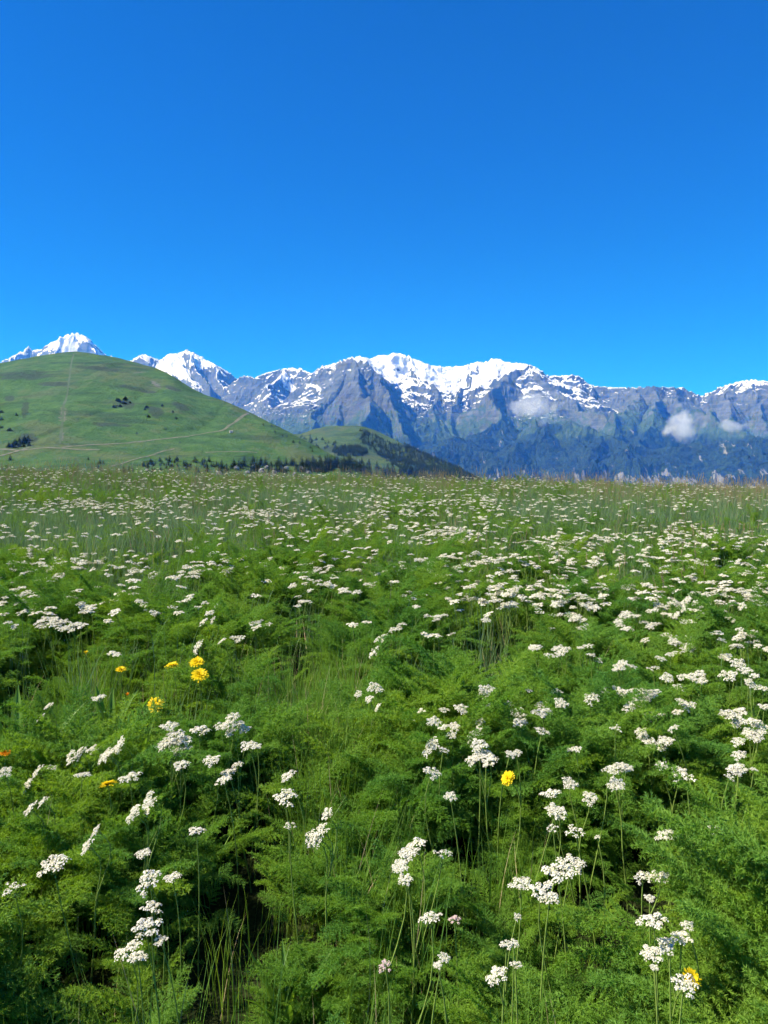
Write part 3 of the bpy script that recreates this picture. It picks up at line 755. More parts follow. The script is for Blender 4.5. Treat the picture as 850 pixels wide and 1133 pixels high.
scatter('green_grass', GV, P, Ro, Sc); print('grass', len(P))
x, y = wedge_points(26000, 3.5, 27.0, .1, 1.5)
P, Ro, Sc = place_grass(x, y, lambda px, py, x, y: np.clip(.75*blob(px, py, BLUE_P) + .03 + .2*np.clip(fbm(x/2.2, y/1.6, 3, 95)*2, 0, 1)*sstep(5, 9, y) + .10*sstep(12, 18, y), 0, 1), .75, 1.1)
scatter('tall_bluish_grass', BV, P, Ro, Sc); print('blue', len(P))
x, y = wedge_points(9000, 5, 27.0, -.3, 1.5)
P, Ro, Sc = place_grass(x, y, lambda px, py, x, y: np.clip(.02 + .5*sstep(14, 19, y)*(.4+1.2*np.clip(fbm(x/2.5, y/2.5, 2, 97)+.2, 0, 1)) + .25*blob(px, py, [(170,575,60,14), (810,560,60,12), (720,560,40,14)]), 0, 1), .7, 1.05)
scatter('seeding_grass', HV, P, Ro, Sc); print('seed', len(P))
# ================================================================== white umbel flowers, one thing each
def floret(r, c, nrm, s):
    a = unit(np.cross(nrm, r.normal(size=3))); b_ = np.cross(nrm, a); T = []
    ph = r.uniform(0, 6.28)
    for k in range(5):
        t1, t2 = ph+k*1.2566-.58, ph+k*1.2566+.58
        p1 = c+(a*math.cos(t1)+b_*math.sin(t1))*s+nrm*s*.25; p2 = c+(a*math.cos(t2)+b_*math.sin(t2))*s+nrm*s*.25
        T.append((c, p1, p2))
    return T
def umbel_head(seed, nu, R_=.028, sparse=False, nf=17, fs=.00195, dome=.25, cream=.13):
    """flat topped head: ray stalks, each ending in a dome of tiny five-petalled florets"""
    r = np.random.default_rng(seed); T = []; I = []
    h0 = .026
    for k in range(nu):
        rr = R_*.80*math.sqrt((k+.35)/nu)*r.uniform(.88, 1.14); ph = k*2.39996+r.uniform(-.25, .25)
        c = np.array([rr*math.cos(ph), rr*math.sin(ph), h0 - dome*rr*rr/R_ + r.normal()*.0026])
        d = unit(c+np.array([0, 0, .015])); o = unit(np.cross(d, r.normal(size=3)))*.0005
        T += [(-o, o, c+o), (-o, c+o, c-o)]; I += [1, 1]
        ur = R_*(.27 if not sparse else .2)*r.uniform(.65, 1.2)
        m = max(5, int(nf*r.uniform(.7, 1.2)))
        for q in range(m):
            a = math.sqrt((q+.4)/m)*ur; p2 = q*2.39996+r.uniform(-.4, .4)
            nn = unit(np.array([math.cos(p2)*a/ur*.9, math.sin(p2)*a/ur*.9, 1.0])+r.normal(size=3)*.16)
            cc = c+np.array([a*math.cos(p2), a*math.sin(p2), -a*a/ur*.55+r.normal()*.0006])
            fl = floret(r, cc, nn, fs*r.uniform(.75, 1.2)); T += fl; I += [0 if r.random() > cream else 2]*5
        # green cup under each dome
        for q in range(4):
            p2 = q*1.57; e = c+np.array([math.cos(p2)*ur*.5, math.sin(p2)*ur*.5, -ur*.1]); e2 = c+np.array([math.cos(p2+1.57)*ur*.5, math.sin(p2+1.57)*ur*.5, -ur*.1])
            T.append((c-np.array([0, 0, ur*.55]), e, e2)); I.append(2)
    return tri_mesh('flower_head', np.array(T), (M_WHITE, M_STEM, M_CREAM), I)
HEADS = [umbel_head(300+i, [11, 13, 15, 12, 14, 16, 13][i]) for i in range(7)]
SPARSE = [umbel_head(330+i, 9, sparse=True, nf=9) for i in range(3)]
PINKH = []
for i in range(2):
    me = umbel_head(350+i, 10, dome=.9, nf=14); me.materials[0] = M_PINK; PINKH.append(me)
LOWH = [umbel_head(370+i, 10, nf=7, fs=.0046, cream=.35) for i in range(5)]

def stem_tris(path, r0, r1):
    P = np.array(path); n = len(P); out = []
    rings = []
    for i in range(n):
        t_ = unit(P[min(i+1, n-1)]-P[max(i-1, 0)]); a = unit(np.cross(t_, [0.3, 1, .1])); b_ = np.cross(t_, a); rad = r0+(r1-r0)*i/(n-1)
        rings.append([P[i]+(a*math.cos(k*1.5708)+b_*math.sin(k*1.5708))*rad for k in range(4)])
    for i in range(n-1):
        for k in range(4):
            A, B, C_, D = rings[i][k], rings[i][(k+1) % 4], rings[i+1][(k+1) % 4], rings[i+1][k]
            out += [(A, B, C_), (A, C_, D)]
    return out
def curve_path(a, b, t_end, n=8):
    a, b, t_end = map(lambda v: np.array(v, float), (a, b, t_end)); L = np.linalg.norm(b-a)
    u = np.linspace(0, 1, n)[:, None]; m0 = np.array([0, 0, 1.])*L; m1 = t_end*L
    return (2*u**3-3*u**2+1)*a + (u**3-2*u**2+u)*m0 + (-2*u**3+3*u**2)*b + (u**3-u**2)*m1

def quat_to(nrm, spin):
    q = Vector(nrm).to_track_quat('Z', 'Y'); from mathutils import Quaternion
    return q @ Quaternion((0, 0, 1), spin)

ORD = ['first','second','third','fourth','fifth','sixth','seventh','eighth','ninth','tenth','eleventh','twelfth','thirteenth','fourteenth','fifteenth','sixteenth','seventeenth','eighteenth','nineteenth','twentieth','twenty-first','twenty-second','twenty-third','twenty-fourth','twenty-fifth','twenty-sixth','twenty-seventh','twenty-eighth','twenty-ninth','thirtieth']

def umbel(px, py, wpx, kind='n'):
    r = np.random.default_rng(int(px*7919+py*104729) % 2**31)
    h = r.uniform(.44, .52)
    p = on_meadow(px, py, h)
    if p is None: return None
    x, y, z = p; slant = math.sqrt(x*x+y*y+(EYE-z)**2)
    W = wpx*1.06*slant/FPX                       # true width of this head or bunch of heads
    gz = float(ground_z(x, y)); zt = z-gz
    nh = 1 if W < .085 else (2 if W < .105 else (4 if W < .14 else 6))
    if kind == 'p' or kind == 's': nh = 1
    bx, by = x+r.normal()*.04, y+r.uniform(.0, .06)
    root = bpy.data.objects.new('white_umbel_flower', None); COL.objects.link(root); root.location = (bx, by, gz); root.empty_display_size = .05
    T = []; heads = []
    hd = W if nh == 1 else W*{2: .60, 4: .50, 6: .43}[nh]
    if kind == 't': axis = np.array([.78, .05, .62])
    else: axis = np.array([1., r.uniform(-.5, .5), r.normal()*.12])
    for k in range(nh):
        if nh == 1: off = np.zeros(3)
        else:
            a_ = (k/(nh-1)*2-1)*(W-hd)/2
            off = axis*a_ + np.array([0, 1., .25])*r.uniform(-.55, .55)*hd*(1.5 if nh > 2 else .6) + np.array([r.normal()*.1*hd, 0, r.normal()*.012])
        if kind == 't': nn = unit(np.array([-.72, -.30, .62])+r.normal(size=3)*.10)
        else: nn = unit(np.array([-.12, -.16, 1.])+r.normal(size=3)*.17)
        s = hd/.056*r.uniform(.78, 1.15); s = min(max(s, .35), 1.9)
        top = np.array([x-bx, y-by, zt])+off; base = top-nn*.026*s
        heads.append((top, base, nn, s))
    # stalk: one main stem, forking for bunches
    if nh == 1:
        T += stem_tris(curve_path((0, 0, -.02), heads[0][1], heads[0][2]), .0024, .0015)
    else:
        fork = np.mean([h_[1] for h_ in heads], 0)*np.array([.7, .7, .62])
        T += stem_tris(curve_path((0, 0, -.02), fork, np.array([0, 0, 1.]), 5), .0030, .0022)
        for h_ in heads: T += stem_tris(curve_path(fork, h_[1], h_[2], 6), .0020, .0014)
    so_ = link('stem', tri_mesh('stem', T, (M_STEM,)), root)
    for top, base, nn, s in heads:
        lib = SPARSE if kind == 's' else (PINKH if kind == 'p' else (HEADS if y < 7 else LOWH))
        ho_ = link('flower_head', lib[r.integers(0, len(lib))], root)
        ho_.location = base; ho_.scale = (s, s, s); ho_.rotation_mode = 'QUATERNION'; ho_.rotation_quaternion = quat_to(nn, r.uniform(0, 6.28))
    return root, nh

U = []
def add(s, kind='n'):
    for e in s.split(';'):
        v = e.split(','); U.append((float(v[0]), float(v[1]), float(v[2]), v[3] if len(v) > 3 else kind))
add("53,689,40;13,689,15;78,691,20;230,690,18,t;282,688,14;262,704,18;245,708,12;217,715,17,t;109,770,18;47,788,22,t;255,793,30;262,808,25;220,805,22;190,817,38;200,828,32;180,823,22;276,823,22;117,836,36,t;103,827,18;77,843,30,t;57,848,15;33,863,25,t;36,887,28,t;92,855,18;143,857,24;258,847,30;247,861,18;233,839,18;200,845,18;157,888,32,t;5,852,14")
add("293,687,18;438,692,22;420,708,18,t;413,720,16,t;538,685,12;396,767,13;416,759,18;408,772,13;416,783,18,t;461,790,18,t;480,797,20;490,803,12;511,782,20;492,784,12;503,803,18;500,812,14;475,824,24,t;491,828,12;531,797,14;538,762,20;538,779,12;525,813,28,t;531,833,40;530,822,20;480,853,20;498,880,16;563,777,10;565,833,14;318,857,22;315,878,25;285,825,10")
add("575,788,20;591,715,18;621,713,20;613,725,20;646,715,18;658,727,20;689,693,22;709,684,16;723,688,18;646,693,18;611,695,10;713,707,12;739,703,20;753,712,28;736,726,18;691,738,28;723,738,16,s;811,712,22;823,701,26;833,708,18;846,714,18;816,733,16;806,745,18;826,740,12;768,745,30;746,752,24;839,757,24;591,768,24;616,763,16;621,777,18;654,770,20;679,766,24;713,768,38;696,782,20;721,790,25;756,780,26;574,798,20;601,786,22;601,807,16;708,808,14,t;744,804,16;809,785,32;829,795,20;846,780,12;836,813,30;636,827,18;571,832,14;726,819,32;741,838,28;681,805,18,s;691,853,38;672,850,14,s;814,837,32;758,860,28,s;808,858,12;834,850,10;608,875,25;644,877,30;616,895,26")
add("13,982,26,s;58,952,26;100,928,32,t;152,895,30,t;217,917,20;158,942,18;162,972,26;190,968,18;168,1000,22;160,1022,30;140,1048,28;152,1056,18;177,1038,16;350,922,40,t;321,912,20,s;460,932,22;450,943,20;442,958,24;448,972,16;491,942,26,s;475,1012,28;503,1014,13,p;426,1066,15,p;491,1058,16;484,1067,10;548,1077,20;561,1043,14;618,898,25,s;611,915,14,s;636,918,28,s;661,925,7;736,922,22;793,917,15;724,968,32;719,992,14;633,953,22;616,963,28;599,983,32;576,975,20;609,990,22;573,1013,12;569,1043,12;570,1065,14;723,1015,25;746,1033,36;721,1052,26;724,1069,9;760,1022,12;757,1086,30;741,1052,12,s")
# the flowers further up the slope, thinner where the grass takes over
DEN = [(60,625,70,14),(25,655,40,8),(180,630,60,12),(60,605,80,8),(500,590,45,14),(480,620,60,20),(600,565,70,10),(650,610,50,14),(785,602,75,13),(700,642,50,22),(825,655,40,22),(740,680,80,16),(560,645,50,20),(640,672,50,14),(420,568,90,14),(100,562,110,9),(260,565,110,12),(640,635,40,12),(345,650,40,16),(760,630,60,14)]
m_rng = np.random.default_rng(77); cnt = 300-len(U)
while cnt > 0:
    px, py = m_rng.uniform(-5, 855), m_rng.uniform(606, 683)
    d = float(blob(np.array(px), np.array(py), DEN)); gp = float(blob(np.array(px), np.array(py), BLUE_P))
    if m_rng.random() > (.10+.9*d)*(1-.7*gp): continue
    if any(abs(px-u[0]) < 7 and abs(py-u[1]) < 4 for u in U): continue
    # flowers keep company: a second one close by
    sz = 8.5+(py-600)*.085
    U.append((px, py, sz*m_rng.uniform(.8, 1.5), 't' if m_rng.random() < .1 else 'n')); cnt -= 1
    for _ in range(m_rng.integers(0, 3)):
        if cnt <= 0: break
        U.append((px+m_rng.normal()*13, py+m_rng.normal()*4, sz*m_rng.uniform(.7, 1.4), 'n')); cnt -= 1
made = []
for (px, py, wpx, kd) in U:
    q = umbel(px, py, wpx, kd)
    if q: made.append((px, py, wpx, kd, q[0], q[1]))
strips = [590, 620, 635, 645, 655, 665, 675, 684, 692, 705, 715, 730, 745, 765, 775, 785, 797, 808, 822, 830, 842, 855, 875, 900, 925, 950, 975, 1010, 1040, 1133]
for a, b_ in zip(strips[:-1], strips[1:]):
    row = sorted([m for m in made if a <= m[1] < b_ or (a == 590 and m[1] < 590)], key=lambda m: m[0])
    pa, pb = round(a/11.33), round(b_/11.33)
    while len(row) > len(ORD): ORD.append('%dth' % (len(ORD)+1))
    for i, m in enumerate(row):
        look = {'t': 'tilted white', 's': 'sparse creamy', 'p': 'small pinkish', 'n': 'open white'}[m[3]]
        what = 'umbel flower' if m[5] == 1 else 'bunch of umbels'
        tag(m[4], '%s %s, %s from left, %d to %d percent down the photo' % (look, what, ORD[i], pa, pb) if a != 590 else '%s %s, %s from left of the farthest separate row' % (look, what, ORD[i]), 'flower', 'white umbel flowers standing in the meadow')

# the great many small ones beyond, up to the crest
def far_plant(seed, me_h):
    r = np.random.default_rng(seed); T = stem_tris(curve_path((0, 0, 0), (.01, 0, .46), (0, 0, 1), 3), .002, .0014)
    n = len(me_h.polygons); co = np.empty(len(me_h.vertices)*3, np.float32); me_h.vertices.foreach_get('co', co)
    mi = np.empty(n, np.int32); me_h.polygons.foreach_get('material_index', mi)
    H_ = co.reshape(-1, 3, 3)+np.array([.01, 0, .46]); A = np.concatenate([np.array(T).reshape(-1, 3, 3), H_])
    return tri_mesh('small_umbel', A, (M_WHITE, M_STEM, M_CREAM), [1]*len(T)+list(mi))
FP = [far_plant(i, LOWH[i]) for i in range(5)]
x, y = wedge_points(42000, 3.6, 25.0, .25, 1.0)
z = ground_z(x, y); px, py = screen_of(x, y, z+.43)
keep = rng.random(len(x)) < np.clip((.22+.8*blob(px, py, DEN))*(1-.55*blob(px, py, BLUE_P))*(.12+2.8*np.clip(fbm(x/1.1, y/.8, 2, 61)+.08, 0, 1))*.72*np.where(py > 606, .62, 1)*np.where(py > 684, .3, 1)*np.where(py < 560, 1.2, 1), 0, 1)*(py < 800)
x, y, z = x[keep], y[keep], z[keep]; n = len(x)
s = rng.uniform(1.0, 1.6, n); print('far umbels', n)
scatter('distant_white_flowers', FP, np.stack([x, y, z], 1), np.stack([rng.normal(0, .16, n), rng.normal(0, .16, n), rng.uniform(0, 6.28, n)], 1), np.stack([s, s, rng.uniform(.92, 1.12, n)], 1))

# ================================================================== yellow flowers
def yellow_head(seed, mat, Rr=.021, closed=False):
    r = np.random.default_rng(seed); T = []; I = []
    for lay, (n, el, ln) in enumerate(((26, .12, 1.0), (24, .38, .86), (20, .7, .66), (14, 1.1, .42))):
        for k in range(n):
            ph = k*6.283/n+r.uniform(-.1, .1); e = (el+r.normal()*.09)*(1.0 if not closed else 1.0)+(.9 if closed else 0)
            L = Rr*ln*r.uniform(.9, 1.1); d = np.array([math.cos(ph)*math.cos(e), math.sin(ph)*math.cos(e), math.sin(e)]); o = np.array([-math.sin(ph), math.cos(ph), 0])*.0017
            a = d*L*.12; b_ = d*L*.6; c = d*L+np.array([0, 0, -.0012])
            T += [(a-o*.5, a+o*.5, b_+o), (a-o*.5, b_+o, b_-o), (b_-o, b_+o, c+o*.8), (b_-o, c+o*.8, c-o*.8)]; I += [0]*4
    for k in range(10):
        p1, p2 = k*.628, k*.628+.628; T.append(((0, 0, -.011), (math.cos(p1)*.0075, math.sin(p1)*.0075, .001), (math.cos(p2)*.0075, math.sin(p2)*.0075, .001))); I.append(1)
    return tri_mesh('flower_head', np.array(T), (mat, M_BUD), I)
YEL = [(190,737,15,M_YEL,(-.2,-.2,1),'yellow flower head seen from the side, left of the stacked yellow pair'),
       (218,733,16,M_YEL,(0,-.5,1),'upper one of two bright yellow flowers close together at the left'),
       (221,747,18,M_YEL,(.1,-.7,1),'lower one of two bright yellow flowers close together at the left'),
       (172,780,18,M_YEL,(-.1,-.8,.8),'lone full yellow flower below and left of the yellow pair'),
       (134,741,11,M_YEL,(.1,-.2,1),'small yellow flower above the broad upright leaves at the left'),
       (95,724,8,M_YEL,(0,-.1,1),'tiny half hidden yellow flower farthest up at the left'),
       (141,770,7,M_ORG,(0,-.1,1),'tiny orange flower bud on the stem between the yellow flowers'),
       (6,833,11,M_ORG,(.2,-.2,1),'orange flower at the very left edge of the photo'),
       (120,868,17,M_YEL,(-.2,.2,1),'flat yellow flower seen edge on among tilted white umbels'),
       (562,861,16,M_YEL,(-.7,-.5,.7),'single tilted yellow flower right of the middle of the meadow'),
       (765,1083,18,M_YEL,(.3,-.6,.8),'yellow flower behind a white umbel at the bottom right'),
       (626,603,6,M_YEL,(0,-.4,1),'tiny yellow speck of a flower far up the meadow')]
for i, (px, py, wpx, mt, nn, lab) in enumerate(YEL):
    h = .44; x, y, z = on_meadow(px, py, h); gz = float(ground_z(x, y)); sl = math.sqrt(x*x+y*y+(EYE-z)**2)
    s = wpx*sl/FPX/.042
    root = bpy.data.objects.new('yellow_flower', None); COL.objects.link(root); root.location = (x+.01, y+.02, gz)
    nn = unit(np.array(nn, float)); top = np.array([-.01, -.02, z-gz])
    link('stem', tri_mesh('stem', stem_tris(curve_path((0, 0, -.02), top-nn*.008*s, nn), .0022, .0018), (M_STEM,)), root)
    hd = link('flower_head', yellow_head(400+i, mt, closed=(wpx < 9)), root); hd.location = top; hd.scale = (s, s, s)
    hd.rotation_mode = 'QUATERNION'; hd.rotation_quaternion = quat_to(nn, 1.0*i)
    tag(root, lab, 'flower', 'yellow flowers scattered through the meadow')

# ================================================================== broad leaved plants
def broad_leaf(seed, L, W, lean, ph):
    r = np.random.default_rng(seed); n = 9; u = np.linspace(0, 1, n)
    th = lean+r.uniform(.2, .9)*u**2; s_ = L/(n-1)
    cx = np.concatenate([[0], np.cumsum(np.sin(th[:-1])*s_)]); cz = np.concatenate([[0], np.cumsum(np.cos(th[:-1])*s_)])
    w_ = W*np.where(u < .3, .12+.88*(u/.3)**1.5, np.clip(1-((u-.3)/.7)**2.2, 0, 1)*1.0)
    wav = r.uniform(0, 6)
    V = []
    for i in range(n):
        for v in (-1, -.5, 0, .5, 1):
            V.append((cx[i]-abs(v)*w_[i]*.35*math.cos(th[i]), v*w_[i]*.5, cz[i]+abs(v)*w_[i]*.35*math.sin(th[i])+.1*w_[i]*abs(v)*math.sin(u[i]*14+wav)))
    V = rotz(np.array(V), ph)
    return mesh_np('leaf', V, grid_faces(n, 5), (M_BROAD,), smooth=True)
BL = [(118,765,'broad green upright leaves just below the small yellow flower',9,1.1),(150,800,'broad leaved plant under the lone yellow flower',7,.9),(105,800,'light green broad leaved plant left of the small orange bud',8,1.0),
      (15,800,'broad pointed yellow-green leaves at the left edge above the orange flower',7,1.2),(30,868,'broad leaves between the tilted umbels at the far left',6,.8),
      (395,905,'young broad leaved shoot below the dense grass patch',6,.42),(318,985,'small bright leafy shoot in the dark gap near the bottom',7,.45),(540,1120,'broad leaved plant at the bottom edge of the photo',6,.45),(520,1050,'leafy plant beside the small pink flowers near the bottom',6,.45),(12,1085,'reddish tipped leaves at the bottom left corner',6,.45),(82,775,'upright leaves between the left edge and the small orange bud',7,.9),(128,835,'broad leaves low down between orange bud and flat yellow flower',7,.9),(170,835,'broad leaves right of the flat yellow flower, behind white umbels',6,.8),(60,810,'narrow upright leaves behind the row of tilted umbels at the left',7,.9)]
for i, (px, py, lab, nl, sc_) in enumerate(BL):
    p = on_meadow(px, py, .42)
    x, y, z = p; root = bpy.data.objects.new('broad_leaved_plant', None); COL.objects.link(root); root.location = (x, y, float(ground_z(x, y)))
    r = np.random.default_rng(500+i)
    for k in range(nl):
        lf = link('leaf', broad_leaf(520+i*20+k, r.uniform(.34, .50)*(.3+.68*sc_), r.uniform(.045, .072)*sc_, r.uniform(.05, .5), 6.283*k/nl+r.uniform(-.4, .4)), root)
    tag(root, lab, 'plant')
# ================================================================== conifers
M_CON = leaf_mat('conifer_needles', (.02, .045, .02), (.042, .075, .028), (.015, .038, .022), .1, .7, .15, .2)
M_BARK = plain_mat('conifer_bark', (.10, .075, .05), .9)
def conifer(seed, slim=.22, bushy=False):
    """unit-height spruce: trunk and whorls of drooping ragged branches"""
    r = np.random.default_rng(seed); T = []; I = []
    T += stem_tris([(0, 0, -.12), (0, 0, .5), (r.normal()*.01, 0, .95)], .022, .006); I += [1]*len(T)
    nl = 13
    for k in range(nl):
        v = k/(nl-1); z = .06+.92*v; R_ = slim*(1-v)**(.8 if not bushy else .45)*r.uniform(.8, 1.2)+.012
        m = int(11-5*v); ph0 = r.uniform(0, 6.28)
        for q in range(m):
            ph = ph0+q*6.283/m+r.uniform(-.25, .25); L = R_*r.uniform(.7, 1.2); d = np.array([math.cos(ph), math.sin(ph), 0]); o = np.array([-d[1], d[0], 0])*L*r.uniform(.28, .42)
            a = np.array([0, 0, z+.05*(1-v)+.01]); tip = d*L+np.array([0, 0, z-.05*(1-v)+r.normal()*.006]); mid = d*L*.55+np.array([0, 0, z+.0])
            T += [(a, mid-o, tip), (a, tip, mid+o), (mid-o, mid+o-np.array([0, 0, .02]), tip)]; I += [0]*3
    return tri_mesh('conifer', np.array(T), (M_CON, M_BARK), I)
CV = [conifer(i, .2) for i in range(4)] + [conifer(10+i, .26) for i in range(2)]
SV = [conifer(20+i, .42, True) for i in range(3)]
c_rng = np.random.default_rng(5)
def hz_of(T, x, y):
    X, Y, H = T[0], T[1], T[2]; a0 = X[0, 0]/Y[0, 0]; da = X[0, 1]/Y[0, 1]-a0
    c = int(np.clip(round((x/y-a0)/da), 0, X.shape[1]-1)); rr = int(np.clip(np.abs(Y[:, 0]-y).argmin(), 0, len(Y)-1)); return float(H[rr, c])
def tree(T, px, py, hpx, lab, grp, lib=None):
    x, y, z = hill_point(T, px, py); h = hpx*y/FPX
    lib = lib or CV; me = lib[c_rng.integers(0, len(lib))]
    o = link('conifer', me); o.location = (x, y, z-.02*h); w_ = h*c_rng.uniform(1.3, 2.4); o.scale = (w_, w_, h); o.rotation_euler = (0, 0, c_rng.uniform(0, 6.28))
    tag(o, lab, 'tree', grp); return o
def clump(T, n, box, hr, lab, grp, lib=None, shape=None):
    k = 0
    while k < n:
        px, py = c_rng.uniform(box[0], box[2]), c_rng.uniform(box[1], box[3])
        if shape and not shape(px, py): continue
        tree(T, px, py, c_rng.uniform(*hr), lab, grp, lib); k += 1
clump(hill, 26, (4, 487, 34, 496), (4, 8), 'small dark conifer in the thicket above the track at the hill\'s left end', 'conifers in the thicket at the left end of the hill', shape=lambda a, b: b > 499-a*.42)
clump(hill, 8, (-2, 452, 22, 478), (2.5, 4.5), 'tiny dark conifer scattered up the slope above the left thicket', 'conifers above the left thicket', SV)
for px, py, h, lab in ((13, 509, 7, 'lone small conifer on the hill just under the left fork of the track'), (28, 522, 7, 'bushy dark conifer peeping over the meadow edge at the far left'), (17, 523, 6, 'small pointed conifer just left of the bushy one at the meadow edge'),
                       (98, 509, 5, 'single small conifer under the middle of the track'), (111, 513, 8, 'tallest conifer of the little group below the track'), (109, 518, 7, 'left lower conifer of the little group below the track'), (115, 513, 5, 'right conifer of the little group below the track'),
                       (113, 520, 5, 'lowest conifer of the little group below the track'), (138, 523, 8, 'first of three small conifers left of the big clump'), (143, 522, 7, 'middle one of three small conifers left of the big clump'), (147, 522, 6, 'last of three small conifers left of the big clump'),
                       (135, 485, 3, 'tiny conifer just above the middle of the long track'), (153, 481, 3.5, 'tiny conifer above the long track, right of the other one'), (185, 476, 3, 'tiny conifer on the slope above the track\'s right part'), (200, 490, 2.5, 'tiny conifer below the right part of the long track')):
    tree(hill, px, py, h, lab, None)
clump(hill, 16, (128, 441, 150, 452), (2.2, 4), 'dark dwarf conifer in the patch in the middle of the hill', 'dwarf conifers on the middle of the hill', SV)
clump(hill, 8, (160, 448, 196, 466), (1.8, 3), 'dark dwarf conifer scattered right of the middle patch', 'dwarf conifers right of the middle patch', SV)
clump(hill, 48, (158, 508, 216, 523), (3.5, 7.5), 'dark blue-green conifer in the big clump at the foot of the hill', 'conifers of the clump at the foot of the hill', shape=lambda a, b: b > 507+abs(a-188)*.25)
clump(hill, 12, (216, 511, 235, 524), (5, 9), 'dark conifer in the short gap between clump and rocky belt', 'conifers between the clump and the rocky belt')
clump(hill, 62, (235, 514, 350, 524), (6, 12), 'dark conifer in the rocky belt behind the meadow edge', 'conifers of the rocky belt behind the meadow')
clump(hill, 46, (345, 512, 400, 523), (9, 14), 'tall dark conifer in the dense stand behind the meadow edge', 'conifers of the dense stand right of the rocks')
for k in range(12):
    u = k/11.; tree(hill, 291+u*75+c_rng.normal()*2, 466.5+u*39+abs(c_rng.normal())*4+2, c_rng.uniform(2.5, 4.5), 'tiny conifer on the slope under the right hand skyline of the hill', 'tiny conifers under the right skyline of the hill')
clump(knoll, 22, (340, 486, 372, 499), (3, 5), 'small conifer scattered across the green knoll behind the hill', 'conifers scattered on the green knoll')
clump(knoll, 9, (330, 482, 345, 488), (2.5, 4), 'tiny conifer where the green knoll meets the hill', 'conifers where knoll and hill meet')

# the wooded spur to the right of the knoll and the small wood below it: nobody could count these
def wood(name, T, n, poly, hm):
    X, Y, H, u, v = T
    P = []; Ro = []; Sc = []
    nr, nc = X.shape
    while len(P) < n:
        i, j = c_rng.integers(1, nr-1), c_rng.integers(1, nc-1)
        if not poly(u[i, j], v[i, j], Y[i, j]): continue
        x = X[i, j]+c_rng.uniform(-3, 3); y = Y[i, j]+c_rng.uniform(-3, 3); h = c_rng.uniform(*hm)
        P.append((x, y, H[i, j]-.4)); Ro.append((0, 0, c_rng.uniform(0, 6.28))); Sc.append((h*c_rng.uniform(.9, 1.3),)*2+(h,))
    return scatter(name, CV, P, Ro, Sc)
def spur(a, b, yy):
    return (yy > 1550) and ((a > 400+8*float(perlin(b/5., yy/60., 3)) and b < 492 and b > 474+max(0, a-400)*.5) or (a > 402 + max(0, (b-492))*1.5+8*float(perlin(b/5., yy/60., 3)) and b >= 492 and a < 620))
wood('spruce_forest', knoll, 6500, spur, (8, 13))
wood('small_spruce_wood', knoll, 420, lambda a, b, yy: ((a-388)/19)**2+((b-500)/5.5)**2 < 1, (12, 16))
# right of the hill the trees stand in front of the spur
clump(knoll, 46, (398, 512, 470, 534), (7, 12), 'dark conifer in the row descending behind the meadow edge right of the dense stand', 'conifers right of the dense stand', shape=lambda a, b: b > 511+(a-398)*.2)

# ------------------------------------------------------------------ pale rocks in the belt
M_ROCK = bpy.data.materials.new('pale_rock'); t = NT(M_ROCK); geo = t.n('ShaderNodeNewGeometry'); nn_ = t.noise(geo.outputs['Position'], .6, 5, .65)
b = t.n('ShaderNodeBsdfPrincipled'); b.inputs['Roughness'].default_value = .9; t.l(t.mix(t.ramp(nn_, .35, .65), (.13, .125, .12), (.34, .33, .31)), b.inputs['Base Color']); t.out(b.outputs[0])
def rock(seed):
    import bmesh
    bm = bmesh.new(); bmesh.ops.create_icosphere(bm, subdivisions=3, radius=1.0)
    for v in bm.verts:
        c = v.co; d = 1+.35*float(perlin(c.x*1.3+seed*7, c.y*1.3+c.z*1.7, seed))+.18*float(perlin(c.x*3.1+seed, c.z*3.3+c.y, seed+3)); v.co = c*d
        v.co.z *= .75
    me = bpy.data.meshes.new('rock'); bm.to_mesh(me); bm.free(); me.materials.append(M_ROCK); return me
RK = [rock(i) for i in range(4)]
for i, (px, py, wpx) in enumerate([(245,525,7),(264,519,7),(275,524,6),(283,517,5),(291,522,8),(297,518,5),(305,524,7),(318,520,6),(327,526,7),(334,519,5),(343,524,6)]):
    x, y, z = hill_point(hill, px, py); s = wpx*y/FPX/2
    o = link('rock_outcrop', RK[i % 4]); o.location = (x, y-8, z+s*.2); o.scale = (s, s*.8, s*.9); o.rotation_euler = (.2*i, .1, 1.3*i)
    tag(o, 'pale grey rock among the dark conifers behind the meadow, %s from the left' % ORD[i], 'rock', 'pale rocks among the conifers')

# a small white hut beside the bend of the track
hx, hy, hz0 = hill_point(hill, 257, 479)
hut = bpy.data.objects.new('mountain_hut', None); COL.objects.link(hut); hut.location = (hx, hy, hz0); hut.rotation_euler = (0, 0, .5)
M_WALL = plain_mat('hut_wall', (.62, .60, .56), .8); M_ROOF = plain_mat('hut_roof', (.28, .27, .27), .6); M_DOOR = plain_mat('hut_door', (.12, .08, .05), .6)
def boxm(name, a, b_, m, par):
    V = [(x, y, z) for z in (a[2], b_[2]) for y in (a[1], b_[1]) for x in (a[0], b_[0])]
    return link(name, mesh_np(name, V, [(0, 2, 3, 1), (4, 5, 7, 6), (0, 1, 5, 4), (2, 6, 7, 3), (0, 4, 6, 2), (1, 3, 7, 5)], (m,)), par)
boxm('wall', (-2.6, -2, -1), (2.6, 2, 2.6), M_WALL, hut); boxm('door', (-.5, -2.06, 0), (.5, -2.003, 2), M_DOOR, hut)
link('roof', mesh_np('roof', [(-3, -2.5, 2.5), (3, -2.5, 2.5), (3, 2.5, 2.5), (-3, 2.5, 2.5), (-3, 0, 4), (3, 0, 4)], [(0, 1, 5), (0, 5, 4), (2, 3, 4), (2, 4, 5), (0, 4, 3), (1, 2, 5), (0, 3, 2), (0, 2, 1)], (M_ROOF,)), hut)
tag(hut, 'tiny white hut beside the bend of the track on the green hill', 'hut')

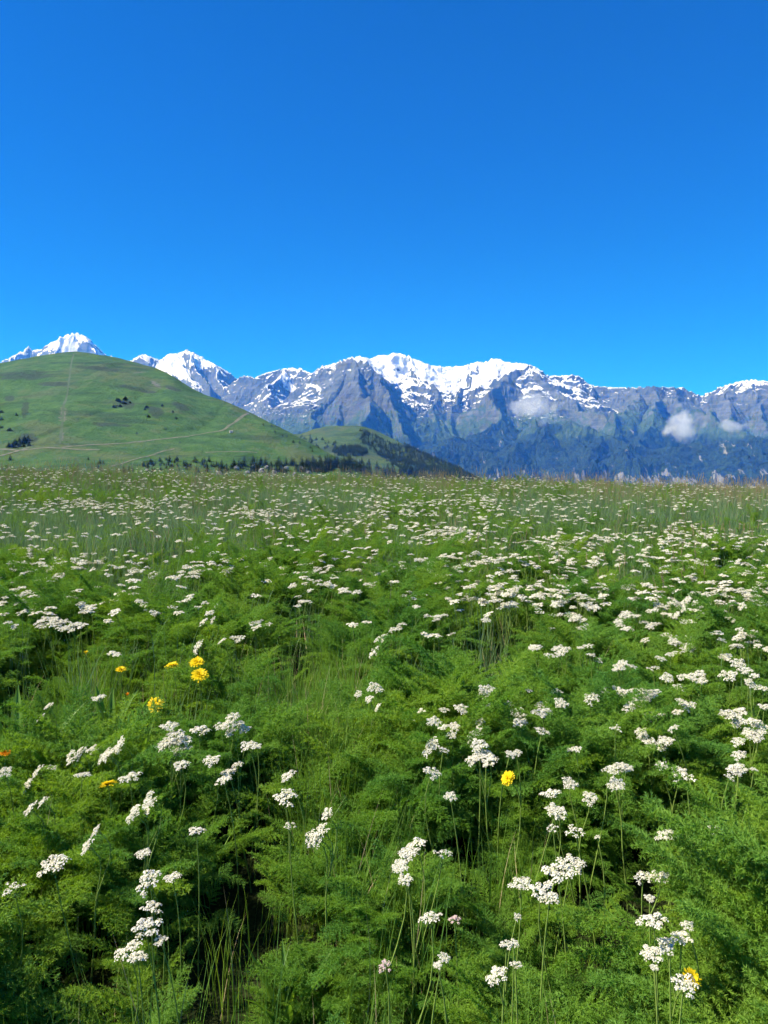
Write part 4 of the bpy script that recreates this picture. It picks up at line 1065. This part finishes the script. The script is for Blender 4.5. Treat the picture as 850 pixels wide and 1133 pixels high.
# ================================================================== clouds caught on the slopes
def cloud(px, py, depth, wpx, hpx, dens, lab, seed, tilt=0., wisp=0.):
    import bmesh
    x, y, z = at(px, py, depth*1000.)
    sx, sz = wpx/2*y/FPX, hpx/2*y/FPX
    bm = bmesh.new(); bmesh.ops.create_icosphere(bm, subdivisions=3, radius=1.0)
    me = bpy.data.meshes.new('cloud'); bm.to_mesh(me); bm.free()
    m = bpy.data.materials.new('cloud_vapour'); m.use_nodes = True; tr = m.node_tree; tr.nodes.clear()
    t = NT.__new__(NT); t.t = tr
    tc = t.n('ShaderNodeTexCoord'); geo = t.n('ShaderNodeNewGeometry')
    ln = t.n('ShaderNodeVectorMath', operation='LENGTH'); t.l(tc.outputs['Object'], ln.inputs[0])
    n1 = t.noise(geo.outputs['Position'], 1/150., 5, .62); n2 = t.noise(geo.outputs['Position'], 1/420., 2, .5)
    f = t.math('ADD', t.math('MULTIPLY', t.math('SUBTRACT', n1, .5), 2.2+wisp), t.math('MULTIPLY', t.math('SUBTRACT', n2, .5), 1.3))
    f = t.math('SUBTRACT', t.math('ADD', f, .62-.35*wisp), t.math('POWER', ln.outputs['Value'], 1.6))
    f = t.math('MULTIPLY', t.ramp(f, .0, .55), dens)
    ed = t.math('SUBTRACT', 1.0, t.ramp(ln.outputs['Value'], .8, .99))
    pv = t.n('ShaderNodeVolumePrincipled'); pv.inputs['Color'].default_value = (.97, .98, 1, 1); pv.inputs['Anisotropy'].default_value = .2
    pv.inputs['Density Attribute'].default_value = ''
    t.l(t.math('MULTIPLY', f, ed), pv.inputs['Density'])
    mo = t.n('ShaderNodeOutputMaterial'); t.l(pv.outputs[0], mo.inputs['Volume'])
    me.materials.append(m)
    o = link('cloud', me); o.location = (x, y, z); o.scale = (sx, sx*.7, sz); o.rotation_euler = (0, tilt, 0)
    tag(o, lab, 'cloud')
cloud(590, 449, 8.25, 92, 54, .0075, 'thin wispy white cloud caught below the snowy ridge in the middle', 1, .15, .8)
cloud(759, 473, 7.75, 66, 56, .011, 'small dense white cloud hanging before the right hand slopes', 2, .2, .25)
cloud(810, 471, 8.1, 60, 20, .006, 'faint flat wisp of cloud just right of the dense one', 3, .05, .4)
scene.cycles.volume_bounces = 3
